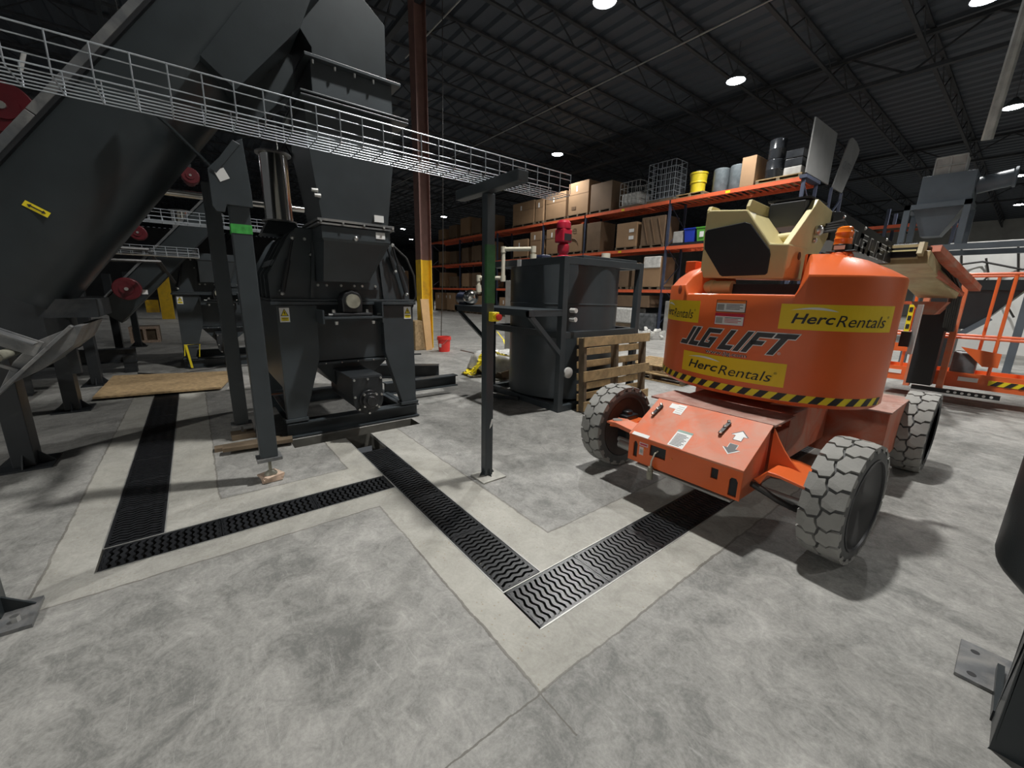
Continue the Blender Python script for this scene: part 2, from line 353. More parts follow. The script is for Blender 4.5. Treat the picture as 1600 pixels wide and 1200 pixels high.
# ================================================================ SETTING
def cells(x0, x1, y0, y1, holes, z):
    xs = sorted({x0, x1, *[h[0] for h in holes], *[h[1] for h in holes]}); ys = sorted({y0, y1, *[h[2] for h in holes], *[h[3] for h in holes]})
    mb = MB()
    for i in range(len(xs)-1):
        for j in range(len(ys)-1):
            cx, cy = (xs[i]+xs[i+1])/2, (ys[j]+ys[j+1])/2
            if any(h[0] < cx < h[1] and h[2] < cy < h[3] for h in holes): continue
            mb.add([(xs[i], ys[j], z), (xs[i+1], ys[j], z), (xs[i+1], ys[j+1], z), (xs[i], ys[j+1], z)], [(0, 1, 2, 3)])
    return mb
T1 = (-4.12, -1.40, 1.07, 1.335); T2 = (-1.40, -1.11, 1.07, 6.1); T3 = (-3.06, -2.80, -0.59, 1.07); T4 = (-8.0, -3.06, -0.59, -0.31)
PIT = (-4.36, -4.12, 0.60, 1.90)
struct('floor', cells(-75, 14, -14, 62, [T1, T2, T3, T4, PIT], 0), M['floor'])
# trench channels: walls and bottoms below the slab
tr = MB()
def chan(h, depth, open_=()):
    x0, x1, y0, y1 = h
    tr.add([(x0, y0, -depth), (x1, y0, -depth), (x1, y1, -depth), (x0, y1, -depth)], [(0, 1, 2, 3)])
    for k, (a, c) in {'x0': ((x0, y0), (x0, y1)), 'x1': ((x1, y0), (x1, y1)), 'y0': ((x0, y0), (x1, y0)), 'y1': ((x0, y1), (x1, y1))}.items():
        if k in open_: continue
        tr.add([(*a, 0), (*c, 0), (*c, -depth), (*a, -depth)], [(0, 1, 2, 3)])
chan(T1, .2, ('x1', 'x0')); chan(T2, .2); chan(T3, .2, ('y1',)); chan(T4, .2, ('x1',)); chan(PIT, .14, ())
struct('trim_1', tr, M['pit'])
rl = MB()
for (x0, x1, y0, y1) in (T1, T2, T3, T4):
    e = 0.006
    if x1-x0 > y1-y0: rl.box(x0, x1, y0-.001, y0+e, -.03, .002); rl.box(x0, x1, y1-e, y1+.001, -.03, .002)
    else: rl.box(x0-.001, x0+e, y0, y1, -.03, .002); rl.box(x1-e, x1+.001, y0, y1, -.03, .002)
struct('trim_2', rl, M['rail'])

# grates with wavy bars
def grate_mesh(L, W, run):      # run 'x': length along x ; bars across
    g = MB(); t = 0.016; z0, z1 = -0.022, -0.001
    def P_(a, b_, z): return (a, b_, z) if run == 'x' else (b_, a, z)
    def bx(a0, a1, b0, b1):
        if run == 'x': g.box(a0, a1, b0, b1, z0, z1)
        else: g.box(b0, b1, a0, a1, z0, z1)
    bx(-L/2, L/2, -W/2, -W/2+t); bx(-L/2, L/2, W/2-t, W/2); bx(-L/2, -L/2+.01, -W/2, W/2); bx(L/2-.01, L/2, -W/2, W/2)
    nb = int(round(L/0.036)); K = 18
    for i in range(nb):
        c = -L/2+(i+.5)*L/nb; rows = []
        for k in range(K+1):
            b_ = -W/2+t*.6+(W-t*1.2)*k/K; a = c+0.007*sin(k/K*2*pi*3.5+.6); rows.append((a, b_))
        vs = []; hw = 0.0105
        for a, b_ in rows: vs += [P_(a-hw, b_, z1), P_(a+hw, b_, z1), P_(a+hw*.5, b_, z0), P_(a-hw*.5, b_, z0)]
        fs = []
        for k in range(K):
            for q in range(4): fs.append((k*4+q, k*4+(q+1) % 4, k*4+4+(q+1) % 4, k*4+4+q))
        g.add(vs, fs)
    return g
gx = {}
def grates(run, a0, a1, b0, b1, L, desc):
    n = int(round(abs(a1-a0)/L)); L = (a1-a0)/n; W = b1-b0-.014; key = (run, round(L, 3), round(W, 3))
    for i in range(n):
        a = a0+(i+.5)*L; loc = (a, (b0+b1)/2, 0) if run == 'x' else ((b0+b1)/2, a, 0)
        if key not in gx:
            o = grate_mesh(L-.004, W, run).build('drain_grate', M['iron'], origin=(0, 0, 0)); gx[key] = o; o.location = loc
        else: o = gx[key].copy(); col.objects.link(o); o.location = loc
        tag(o, desc(i, n), 'drain grate', 'cast iron grates over the floor trenches')
ORD = ['first', 'second', 'third', 'fourth', 'fifth', 'sixth', 'seventh', 'eighth', 'ninth', 'tenth']
grates('y', 1.08, 6.08, -1.40, -1.11, .5, lambda i, n: 'black wavy grate running under the boom lift, %s from the nearest trench corner' % ORD[i])
grates('x', -3.64, -1.405, 1.07, 1.335, .5, lambda i, n: 'black wavy grate in the middle diagonal trench, %s from the open crusher end' % ORD[i])
grates('y', -.58, 1.065, -3.06, -2.80, .5, lambda i, n: 'black wavy grate of the left cross trench, %s from its left corner' % ORD[i])
grates('x', -7.6, -3.065, -.59, -.31, .5, lambda i, n: 'black wavy grate of the far left trench, %s from the plywood sheet' % ORD[i])

# roof: ribbed deck, bar joists along y, girders along x
dk = MB(); z = 9.05; rows = [[], []]; yy = -14.0
prof = []
while yy < 62:
    prof += [(yy, z), (yy+.22, z), (yy+.28, z+.09), (yy+.50, z+.09)]; yy += .56
for (y_, z_) in prof: rows[0].append((-75, y_, z_)); rows[1].append((14, y_, z_))
dk.grid(rows, False); struct('ceiling', dk, M['deck'])
trim_n = [3]
def joist(x):
    j = MB(); y0, y1 = -13, 61
    j.bar((x, y0, 8.98), (x, y1, 8.98), .11, .05); j.bar((x, y0, 8.38), (x, y1, 8.38), .10, .05)
    n = int((y1-y0)/.9); s = (y1-y0)/n
    for i in range(n):
        a, c = ((8.38, 8.98) if i % 2 else (8.98, 8.38)); j.bar((x, y0+i*s, a), (x, y0+(i+1)*s, c), .028, .028)
    o = struct('trim_%d' % trim_n[0], j, M['joist']); trim_n[0] += 1
x = 9.4
while x > -62: joist(x); x -= 2.1
def girder(y):
    j = MB(); x0, x1 = -74, 13; j.bar((x0, y, 8.85), (x1, y, 8.85), .16, .1); j.bar((x0, y, 7.95), (x1, y, 7.95), .15, .1)
    n = 58; s = (x1-x0)/n
    for i in range(n):
        a, c = ((7.95, 8.85) if i % 2 else (8.85, 7.95)); j.bar((x0+i*s, y, a), (x0+(i+1)*s, y, c), .05, .05)
    struct('trim_%d' % trim_n[0], j, M['joist']); trim_n[0] += 1
for y in (4.85, 17.2, 29.5, 42): girder(y)
# conduit runs below the joists
cn = MB(); cn.tube([(-13, 5.9, 8.3), (5, 5.9, 8.3)], .02, 6); cn.tube([(-60, 11.5, 8.3), (6, 11.5, 8.3)], .02, 6)
cn.tube([(-1.0, 12.2, 8.35), (-1.25, 13.4, 4.8)], .09, 10)
struct('trim_%d' % trim_n[0], cn, M['rail']); trim_n[0] += 1
M['wall'] = mat('wall_panel', (0.50, 0.50, 0.47), 0.8, var=0.12, scale=1.2)
M['walld'] = mat('wall_panel_dark', (0.10, 0.10, 0.10), 0.8, var=0.2, scale=.6)
wb = MB(); x = -75
while x < 14: wb.box(x+.02, x+2.98, 60, 60.2, 0, 9.1); wb.box(x-.02, x+.02, 60.05, 60.2, 0, 9.1); x += 3
struct('wall_back', wb, M['wall'])
struct('wall_left', MB().box(-75.2, -75, -14, 60, 0, 9.1), M['walld'])
wr = MB(); y = 24
while y < 60: wr.box(9, 9.2, y+.02, y+2.98, 0, 9.1); y += 3
wr.box(9.1, 9.2, -14, 60, 0, 9.1); struct('wall_right', wr, M['wall'])
# wide flange building column
def column(x, y, label, near=False):
    t = thing('steel_column', label, 'column', (x, y, 0))
    def hsec(z0, z1, g=0.0):
        c = MB(); c.box(x-.15-g, x+.15+g, y-.15-g, y-.135+g, z0, z1); c.box(x-.15-g, x+.15+g, y+.135-g, y+.15+g, z0, z1); c.box(x-.008-g, x+.008+g, y-.14, y+.14, z0, z1); return c
    hsec(2.28, 9.0).build('shaft', M['column'], t); hsec(0.0, 2.28, .002).build('painted_base', M['colyel'], t)
    if near:
        MB().tube([(x+.2, y+.35, 0.1), (x+.3, y+.4, 2.2), (x+.32, y+.5, 8.6)], .012, 6).build('cable', M['cable'], t)
    return t
column(-9.98, 4.85, 'brown steel building column with worn yellow base beside the red bucket', True)

# ================================================================ HIGH BAY LAMPS
def high_bay():
    t = thing('high_bay_light', '', 'light', (0, 0, 0), 'high bay lamps hanging under the roof')
    b = MB().lathe([(.06, .30), (.09, .24), (.20, .14), (.27, .05), (.28, 0.0), (.265, 0.0), (.25, .03), (0, .03)], n=20); b.build('housing', M['lampbody'], t)
    MB().lathe([(0.0, -.012), (.22, -.01), (.25, .02)], n=20).build('lens', M['lens'], t)
    MB().tube([(0, 0, .3), (0, 0, 1.12)], .008, 5).build('hanger', M['joist'], t)
    return t
LB = ['round high bay lamp glowing above the stacked carton rack, left of centre', 'brightest round high bay lamp, high above the boom lift base', 'round high bay lamp cut by the top edge at upper right', 'round high bay lamp cut by the top edge left of the brightest one',
      'round high bay lamp at right edge above the hopper tower pipe', 'round high bay lamp at right edge beside the hopper tower drum', 'lowest round high bay lamp at right edge over pale wall', 'small distant lamp seen just right of the cable tray post', 'small distant lamp just left of the brown column, higher one',
      'tiny distant lamp just left of the brown column, lower one', 'tiny distant lamp between rack end and hopper tower', 'high bay lamp above the drain trench, outside the photo', 'high bay lamp behind the photographer on the right', 'high bay lamp over the right aisle, outside the photo', 'high bay lamp over the left machine row', 'high bay lamp far left behind the conveyor', 'high bay lamp behind and left of the photographer']
hb = None
for i, (x, y, z, p) in enumerate(LAMPS):
    if hb is None: hb = high_bay(); hb.location = (x, y, z); hb['label'] = LB[i]
    else: copy_thing(hb, (x, y, z), LB[i])
# ================================================================ CRUSHER
def bolts(mb, pts, r=.013, ax=(1, 0, 0), h=.014):
    for p in pts: a = V3(p); mb.cyl(a, a+V3(ax)*h, r, r*.8, 8)
def ibeam(mb, a, b, w, h, t=.012):
    a, b = V3(a), V3(b); up = Vector((0, 0, 1))
    mb.bar(a+up*(h/2-t/2), b+up*(h/2-t/2), w, t); mb.bar(a-up*(h/2-t/2), b-up*(h/2-t/2), w, t); mb.bar(a, b, t, h)
def crusher(label):
    t = thing('shredder_machine', label, 'machine', (-5.1, 1.3, 0))
    s = MB()
    for xx in (-4.46, -5.85): ibeam(s, (xx, .60, .085), (xx, 2.02, .085), .15, .15)
    for yy in (.72, 1.88): ibeam(s, (-4.52, yy, .085), (-5.8, yy, .085), .12, .14)
    ibeam(s, (-5.2, 1.9, .2), (-5.2, 3.0, .2), .14, .16)
    s.build('skid_frame', M['slategrey'], t)
    for xx, d in ((-4.40, -.10), (-5.92, .10)):
        for a, b_, c, e in ((.61, .967, .778, .607), (1.985, 1.63, 1.815, 1.99)):
            g = MB(); g.prism([(a, 1.34), (b_, 1.34), (b_-(.01 if a < 1 else -.01), .82), (c, .21), (e, .21)], 'x', xx, xx+d)
            g.box(min(xx, xx+d)-.0, max(xx, xx+d)+.02, min(c, e)-.02, max(c, e)+.02, .175, .21)
            g.build('leg', M['slategrey'], t, bevel=.004)
    b = MB()     # belly hopper between the legs
    v = [(-4.52, .93), (-5.8, .93), (-5.8, 1.70), (-4.52, 1.70)]
    b.prism([(.80, 1.34), (1.82, 1.34), (1.72, .76), (.93, .76)], 'x', -5.8, -4.5)
    b.box(-5.84, -4.46, .915, 1.735, .725, .75)
    b.box(-5.9, -4.5, .62, .66, .5, 1.34); b.box(-5.9, -4.5, 1.94, 1.98, .9, 1.34)
    b.prism([(.93, .725), (1.72, .725), (1.42, .48), (1.12, .48)], 'x', -5.7, -4.55)
    b.build('belly_hopper', M['slategrey'], t, bevel=.003)
    k = MB(); bolts(k, [(-4.46, y, .737) for y in (1.02, 1.18, 1.35, 1.52, 1.66)], .009); k.build('flange_bolts', M['bolt'], t)
    f = MB(); f.box(-5.97, -4.35, .56, 2.0, 1.345, 1.375); f.box(-5.97, -4.36, .57, 1.99, 1.38, 1.40); f.build('mid_flange', M['slategrey'], t, bevel=.003)
    # ribbed upper housing
    P = [(.575, 1.40), (.575, 1.62), (.775, 1.98), (.85, 2.06), (1.68, 2.06), (1.76, 1.98), (1.955, 1.62), (1.955, 1.40)]
    Q = [(.66, 1.40), (.66, 1.62), (.84, 1.95), (.90, 2.0), (1.62, 2.0), (1.68, 1.95), (1.87, 1.62), (1.87, 1.40)]
    u = MB(); u.prism(Q, 'x', -5.9, -4.5)
    for xx in (-4.42, -4.70, -4.98, -5.4, -5.85): u.prism(P, 'x', xx-.022, xx)
    for z0, z1, ya, yb in ((1.70, 1.76, .60, 1.93), ):
        u.prism([(ya, z0), (ya+.03, z1), (yb-.03, z1), (yb, z0)], 'x', -5.0, -4.44)
    u.build('rotor_housing', M['slategrey'], t, bevel=.003)
    # vertical stiffeners and front bolts
    r = MB()
    for y0, y1 in ((.98, .93), (1.62, 1.66)): r.bar((-4.405, y0, 1.93), (-4.405, y1, 1.41), .03, .035, (1, 0, 0))
    r.box(-4.42, -4.39, .94, 1.60, 1.50, 1.57)
    r.build('stiffener', M['slategrey'], t)
    k = MB(); bolts(k, [(-4.39, y, 1.535) for y in (.99, 1.07, 1.21, 1.34, 1.42, 1.56)]+[(-4.41, .91, 1.96), (-4.41, .95, 1.82), (-4.41, .96, 1.69), (-4.41, .66, 1.47), (-4.41, 1.90, 1.47)], .015); k.build('housing_bolts', M['bolt'], t)
    for (ya, za, yb, zb) in ((.80, 1.96, .67, 1.45), (1.76, 1.97, 1.90, 1.46), (1.70, 1.95, 1.78, 1.70)):
        c = MB(); c.cyl((-4.37, ya, za), (-4.37, ya+(yb-ya)*.45, za+(zb-za)*.45), .011, n=10); c.cyl((-4.37, ya+(yb-ya)*.4, za+(zb-za)*.4), (-4.37, yb, zb), .021, n=10)
        g = c.build('gas_strut', M['black'], t); e = MB(); e.ball((-4.36, ya, za), .022, 8); e.ball((-4.36, yb, zb), .02, 8); e.build('strut_end', M['bolt'], g)
    MB().tube([(-4.4, 1.78, 1.97), (-4.38, 1.92, 1.85), (-4.37, 2.0, 1.66), (-4.38, 2.02, 1.45), (-4.42, 1.99, 1.32), (-4.44, 1.96, 1.28)], .012, 8).build('hose', M['cable'], t)
    # front feed cover
    d = MB()
    d.add([(-4.06, .985, 2.06), (-4.06, 1.62, 2.06), (-4.06, 1.62, 1.95), (-4.06, .985, 1.95), (-4.40, .985, 2.06), (-4.40, 1.62, 2.06),
           (-4.08, 1.545, 1.93), (-4.08, 1.0, 1.93), (-4.20, 1.43, 1.57), (-4.20, 1.0, 1.57), (-4.40, 1.47, 1.57), (-4.40, .98, 1.57), (-4.40, 1.62, 1.93), (-4.40, .98, 1.93)],
          [(0, 1, 2, 3), (0, 3, 13, 4), (1, 5, 12, 2), (0, 4, 5, 1), (3, 2, 6, 7), (7, 6, 8, 9), (9, 8, 10, 11), (6, 2, 12, 10, 8), (7, 9, 11, 13, 3)])
    dd = d.build('feed_cover', M['slategrey'], t, bevel=.004)
    MB().ball((-4.05, 1.28, 1.965), .024, 10).build('cover_knob', M['bolt'], dd)
    # bearing on its bracket
    g = MB(); g.box(-4.42, -4.14, .96, 1.54, 1.215, 1.235); g.box(-4.42, -4.14, .955, .97, 1.17, 1.30); g.box(-4.42, -4.14, 1.53, 1.545, 1.17, 1.38)
    g.prism([(-4.40, 1.20), (-4.15, 1.20), (-4.40, 1.05)], 'y', 1.0, 1.012) if False else None
    g.build('bearing_bracket', M['slategrey'], t, bevel=.002)
    h = MB(); h.box(-4.38, -4.18, 1.06, 1.45, 1.235, 1.27); h.prism([(1.16, 1.27), (1.35, 1.27), (1.355, 1.40), (1.325, 1.465), (1.255, 1.49), (1.185, 1.465), (1.155, 1.40)], 'x', -4.38, -4.20)
    hh = h.build('bearing_housing', M['iron'], t, bevel=.012)
    MB().cyl((-4.40, 1.255, 1.385), (-4.165, 1.255, 1.385), .068, n=28).build('shaft_end', M['shaft'], hh)
    k = MB(); bolts(k, [(-4.28, 1.09, 1.27), (-4.28, 1.42, 1.27)], .02, (0, 0, 1), .03); bolts(k, [(-4.2, 1.02, 1.255), (-4.2, 1.50, 1.255)], .012, (0, 1, 0), .05); bolts(k, [(-4.16, 1.08, 1.19), (-4.16, 1.44, 1.19)], .018, (0, 0, -1), .03); k.build('bearing_bolts', M['bolt'], hh)
    # discharge screw box
    q = MB(); n = 10; pr = [(1.125, .65), (1.405, .65), (1.405, .43)]+[(1.265+.14*cos(a), .43-.14*sin(a)) for a in [pi*i/n for i in range(1, n)]]+[(1.125, .43)]
    q.prism(pr, 'x', -4.75, -3.93); pr2 = [(1.265+(y-1.265)*1.06, .47+(z-.47)*1.06) for y, z in pr]; q.prism(pr2, 'x', -3.93, -3.915); q.box(-4.7, -3.95, 1.11, 1.42, .65, .665)
    scw = q.build('discharge_screw', M['greyd'], t, bevel=.003)
    h = MB(); h.cyl((-3.915, 1.265, .435), (-3.885, 1.265, .435), .098, n=28); h.lathe([(.075, 0), (.075, .04), (.045, .04), (.045, .075), (.0, .075)], (-3.885, 1.265, .435), 'x', 24); h.build('end_bearing', M['iron'], scw, bevel=.003)
    k = MB(); bolts(k, [(-3.915, 1.265+.13*a, .47+.17*c) for a, c in ((-1, 1), (0, 1), (1, 1), (-1, 0), (1, 0), (-.75, -.75), (.75, -.75), (0, -1.05))], .013); bolts(k, [(-3.885+.0, 1.265+.08*cos(a), .435+.08*sin(a)) for a in (.7, 2.3, 3.9, 5.5)], .015, (1, 0, 0), .03); k.build('screw_bolts', M['bolt'], scw)
    # warning labels
    for y0, z0 in ((.632, 1.18), (1.875, 1.185)):
        w_ = .085; h_ = .135; xx = -4.398
        l = MB().box(xx, xx+.002, y0, y0+w_, z0, z0+h_).build('warning_label', M['white'], t)
        MB().prism([(y0+.008, z0+.058), (y0+w_-.008, z0+.058), (y0+w_/2, z0+.127)], 'x', xx+.002, xx+.003).build('label_triangle_border', M['ink'], l)
        MB().prism([(y0+.017, z0+.063), (y0+w_-.017, z0+.063), (y0+w_/2, z0+.116)], 'x', xx+.003, xx+.004).build('label_triangle', M['tapey'], l)
        MB().prism([(y0+.040, z0+.10), (y0+.048, z0+.10), (y0+.044, z0+.088), (y0+.050, z0+.088), (y0+.040, z0+.068), (y0+.042, z0+.084), (y0+.035, z0+.084)], 'x', xx+.004, xx+.005).build('label_bolt_mark', M['ink'], l)
        MB().box(xx+.002, xx+.003, y0+.01, y0+w_-.01, z0+.012, z0+.045).build('label_text_panel', M['tapey'], l)
        m_ = MB(); m_.box(xx+.003, xx+.0035, y0+.018, y0+w_-.018, z0+.031, z0+.037); m_.box(xx+.003, xx+.0035, y0+.026, y0+w_-.026, z0+.019, z0+.023); m_.build('label_text_line', M['ink'], l)
    return t
cr = crusher('tall anthracite shredder with two yellow warning labels, nearest the trenches')

# hopper and drop chute over the crusher
t = thing('feed_hopper', 'tapered anthracite feed hopper and chute standing on the nearest shredder', 'hopper', (-4.3, 1.3, 2.06))
def frustum(mb, x0, x1, y0, y1, z0, X0, X1, Y0, Y1, z1):
    v = [(x0, y0, z0), (x1, y0, z0), (x1, y1, z0), (x0, y1, z0), (X0, Y0, z1), (X1, Y0, z1), (X1, Y1, z1), (X0, Y1, z1)]
    return mb.add(v, [(3, 2, 1, 0), (4, 5, 6, 7), (0, 1, 5, 4), (1, 2, 6, 5), (2, 3, 7, 6), (3, 0, 4, 7)])
b = MB(); frustum(b, -4.62, -4.08, 1.0, 1.61, 2.115, -4.66, -4.02, .92, 1.67, 2.72); b.box(-4.66, -4.02, .92, 1.67, 2.72, 3.02); b.build('hopper_body', M['slategrey'], t, bevel=.003)
b = MB(); b.box(-4.68, -4.04, .955, 1.655, 2.065, 2.08); b.box(-4.68, -4.04, .955, 1.655, 2.095, 2.115); b.build('lower_flange', M['plate'], t)
k = MB(); bolts(k, [(-4.04, y, 2.09) for y in (.98, 1.17, 1.36, 1.55, 1.64)], .012); bolts(k, [(-4.06, 1.0, 2.3), (-4.06, .98, 2.34)], .02, (0, -1, 0), .05); k.build('flange_bolts', M['bolt'], t)
b = MB(); b.box(-4.76, -3.94, .88, 1.80, 3.02, 3.035); b.box(-4.76, -3.94, .88, 1.80, 3.05, 3.065); b.box(-4.66, -3.98, .98, 1.66, 3.065, 3.31); b.box(-4.74, -3.93, .93, 1.73, 3.31, 3.335)
b.build('upper_flange', M['slategrey'], t, bevel=.003)
b = MB(); bolts(b, [(-3.94, y, 3.295) for y in (.99, 1.16, 1.32, 1.48)], .010, (0, 0, -1), .03); b.build('upper_bolts', M['bolt'], t)
for y0, z0 in ((1.47, 2.14), (1.475, 1.985)): MB().box(-4.075 if z0 > 2 else -4.058, -4.055, y0, y0+.09, z0, z0+.06).build('paper_label', M['white'], t)

# ================================================================ INCLINED CONVEYOR
A0 = Vector((0, -1.16, 1.635)); sl = radians(53.7)
dirv = Vector((0, cos(sl), sin(sl))); nrm = Vector((0, -sin(sl), cos(sl)))     # along, and up-normal
def cpt(x, a, n_): p = A0+dirv*a+nrm*n_; return (x, p.y, p.z)      # x, along, normal (0 = top edge)
t = thing('inclined_conveyor', 'large anthracite trough conveyor rising steeply over the left machines', 'conveyor', (-4.1, -1.0, 1.2))
X0, X1 = -3.74, -4.46; D = .57
def usec(x0, x1, top, depth, n=12):
    xm = (x0+x1)/2; r = abs(x0-x1)/2
    pts = [(x0, top), (x0, -depth+r)]
    for i in range(1, n): a = pi*i/n; pts.append((xm+(x0-xm)*cos(a), -depth+r-r*sin(a)))
    return pts+[(x1, -depth+r), (x1, top)]
b = MB(); sec = usec(X0, X1, 0, D, 16); Ln = 3.9
b.grid([[cpt(x, 0, q) for x, q in sec], [cpt(x, Ln, q) for x, q in sec]], True)
b.add([cpt(x, 0, q) for x, q in sec], [tuple(range(len(sec)))])
tro = b.build('trough', M['grey'], t, angle=30)
b = MB()     # lid with folded edges
for a0, a1 in ((0, .98), (.985, 2.2), (2.205, 3.9)):
    v = [cpt(x, a, q) for a in (a0, a1) for x, q in ((X0+.05, .0), (X0+.05, .045), (X1-.05, .045), (X1-.05, 0))]
    b.add(v, [(0, 1, 2, 3), (4, 7, 6, 5), (0, 4, 5, 1), (1, 5, 6, 2), (2, 6, 7, 3), (0, 3, 7, 4)])
b.build('lid', M['lid'], t, bevel=.003)
b = MB()     # flange under the lid
b.add([cpt(x, a, q) for a in (0, Ln) for x, q in ((X0, -.02), (X0+.045, -.02), (X0+.045, 0), (X0, 0))], [(0, 4, 5, 1), (1, 5, 6, 2), (0, 1, 2, 3)])
b.build('trough_flange', M['black'], t)
b = MB()     # yellow arrow plate
cen = cpt(X0, .60, -.40)
def onside(u, v_, off=.002): p = cpt(X0+off, .60+u, -.36+v_); return p
al = MB(); al.xf  # arrow label lies across the slope
def lab(u, v_, off): 
    c0 = Vector((X0+off, -.665, 1.925)); e1 = Vector((0, .085, -.055)).normalized(); e2 = Vector((0, .055, .085)).normalized(); return tuple(c0+e1*u+e2*v_)
a = MB().add([lab(u, v_, .002) for u, v_ in ((-.055, -.017), (.055, -.017), (.055, .017), (-.055, .017))], [(0, 1, 2, 3)]).build('arrow_label', M['tapey'], t)
MB().add([lab(u, v_, .004) for u, v_ in ((-.042, -.0), (-.025, -.011), (-.025, -.004), (.025, -.004), (.025, -.011), (.042, 0), (.025, .011), (.025, .004), (-.025, .004), (-.025, .011))], [tuple(range(10))]).build('arrow_print', M['ink'], a)
# discharge head
b = MB(); b.prism([(.23, 2.98), (.41, 2.83), (.86, 3.36), (.96, 3.6), (.55, 3.45)], 'x', -4.5, -3.68)
b.build('discharge_side_box', M['grey'], t, bevel=.002)
b = MB(); b.prism([(.70, 3.80), (.92, 3.53), (1.005, 3.41), (1.005, 3.335), (1.62, 3.335), (1.63, 3.78), (1.44, 3.92), (1.0, 4.3), (.5, 4.6)], 'x', -4.64, -4.0)
b.build('discharge_head', M['grey'], t, bevel=.002)
b = MB(); b.prism([(.40, 2.86), (.55, 2.76), (.87, 3.10), (.87, 3.34), (.80, 3.34)], 'x', -4.45, -4.08); b.build('head_belly', M['grey'], t)
b = MB(); b.bar((-3.66, .02, 2.50), (-3.66, .21, 2.30), .012, .05, (1, 0, 0)); b.bar((-3.66, -.12, 2.63), (-3.66, .02, 2.50), .012, .05, (1, 0, 0)); b.box(-4.45, -3.66, .30, .36, 2.33, 2.42); b.build('tie_strap', M['grey'], t)
# lower end frame
b = MB()
b.bar((-3.66, -1.10, 1.33), (-3.66, -.78, 1.14), .10, .012, (0, .5, .85)); b.bar((-3.71, -1.10, 1.29), (-3.71, -.78, 1.10), .014, .10, (0, .5, .85))
b.prism([(-.80, 1.145), (-.62, 1.235), (-.575, 1.24), (-.64, 1.11), (-.80, .97), (-.93, .90), (-.975, .88), (-.90, 1.03)], 'x', -4.5, -3.72)
b.bar((-3.70, -.62, 1.24), (-3.70, -1.05, .78), .02, .06, (1, 0, 0)); b.bar((-3.70, -1.05, .80), (-3.70, -1.35, 1.12), .02, .06, (1, 0, 0))
b.bar((-3.70, -1.12, 1.13), (-3.70, -.88, .98), .02, .035, (1, 0, 0))
b.build('end_frame', M['plate'], t, bevel=.003)
MB().cyl((-4.2, -.97, 1.06), (-3.74, -.97, 1.06), .03, n=16).build('tail_shaft', M['shaft'], t)
b = MB(); b.box(-4.5, -3.9, -.80, -.52, 1.28, 1.40); b.bar((-4.3, -.75, .85), (-4.3, -.75, 1.3), .06, .06); b.build('tail_bracket', M['greyd'], t)

# support legs of the conveyor
def leg_near():
    t = thing('conveyor_support_leg', 'anthracite post with green tape band holding up the big conveyor', 'support post', (-3.5, .3, 0))
    x0, x1, y0, y1 = -3.56, -3.46, .265, .385
    MB().box(x0, x1, y0, y1, .20, 2.12).build('post', M['slategrey'], t, bevel=.006)
    MB().box(x0-.02, x1+.02, y0-.025, y1+.025, .175, .20).build('foot_plate', M['plate'], t)
    b = MB()
    b.prism([(.175, 2.02), (.195, 1.985), (.24, 1.985), (.255, 2.035), (.405, 2.035), (.405, 2.12), (.385, 2.46), (.35, 2.44), (.175, 2.24)], 'x', -3.455, -3.435)
    b.prism([(.19, 2.24), (.33, 2.44), (.37, 2.42), (.22, 2.22)], 'x', -3.72, -3.43)
    b.build('bracket', M['slategrey'], t, bevel=.003)
    b = MB(); b.cyl((-3.51, .325, .05), (-3.51, .325, .18), .012, n=10); b.lathe([(.05, .045), (.045, .06), (.018, .08)], (-3.51, .325, 0), 'z', 16); b.build('levelling_foot', M['shaft'], t)
    MB().add([(-3.433, .235, 2.17), (-3.433, .29, 2.20), (-3.433, .262, 2.26), (-3.433, .207, 2.23)], [(0, 1, 2, 3)]).build('paper_label', M['white'], t)
    MB().box(x0-.002, x1+.002, y0-.002, y1+.002, 1.86, 1.92).build('tape_band', M['greenl'], t)
    return t
leg_near()
for k in range(5):
    a = .10*(.5-random.random()); m = MB().box(-3.58, -3.44, .255, .395, 0, .009); rm = Matrix.Translation((-3.51, .325, .0045+k*.009)) @ Matrix.Rotation(a+.1*k, 4, 'Z') @ Matrix.Translation((3.51, -.325, 0)); m.xf(rm)
    o = m.build('wood_shim', M['shim'], origin=(-3.51, .325, k*.009)); tag(o, ['lowest', 'second', 'middle', 'fourth', 'topmost'][k]+' splintered wood shim under the green taped post foot', 'shim', 'shims under the conveyor post')
t = thing('conveyor_support_leg', 'rear anthracite post behind the green taped one, on scrap lumber', 'support post', (-4.75, .24, 0))
b = MB(); b.box(-4.80, -4.70, .18, .30, .15, 2.4); b.build('post', M['slategrey'], t, bevel=.005)
b = MB(); b.box(-4.83, -4.67, .15, .33, .13, .15); b.bar((-4.75, .24, .06), (-4.75, .24, .14), .02, .02); b.build('foot', M['plate'], t)
for i, (x, y, r, l) in enumerate(((-4.45, .27, .25, 'weathered plank lying behind the green taped post'), (-4.28, .33, .15, 'upper broken plank piece beside the green taped post'))):
    m = MB().box(-.28, .28, -.05, .05, 0, .035); m.xf(Matrix.Translation((x, y, .0+.036*i)) @ Matrix.Rotation(r+1.3, 4, 'Z')); tag(m.build('plank', M['woodd'], origin=(x, y, .036*i)), l, 'plank')
tag(MB().box(-4.84, -4.66, .14, .34, 0, .05).build('wood_block', M['woodd'], origin=(-4.75, .24, 0)), 'wood block under the rear conveyor post', 'block')

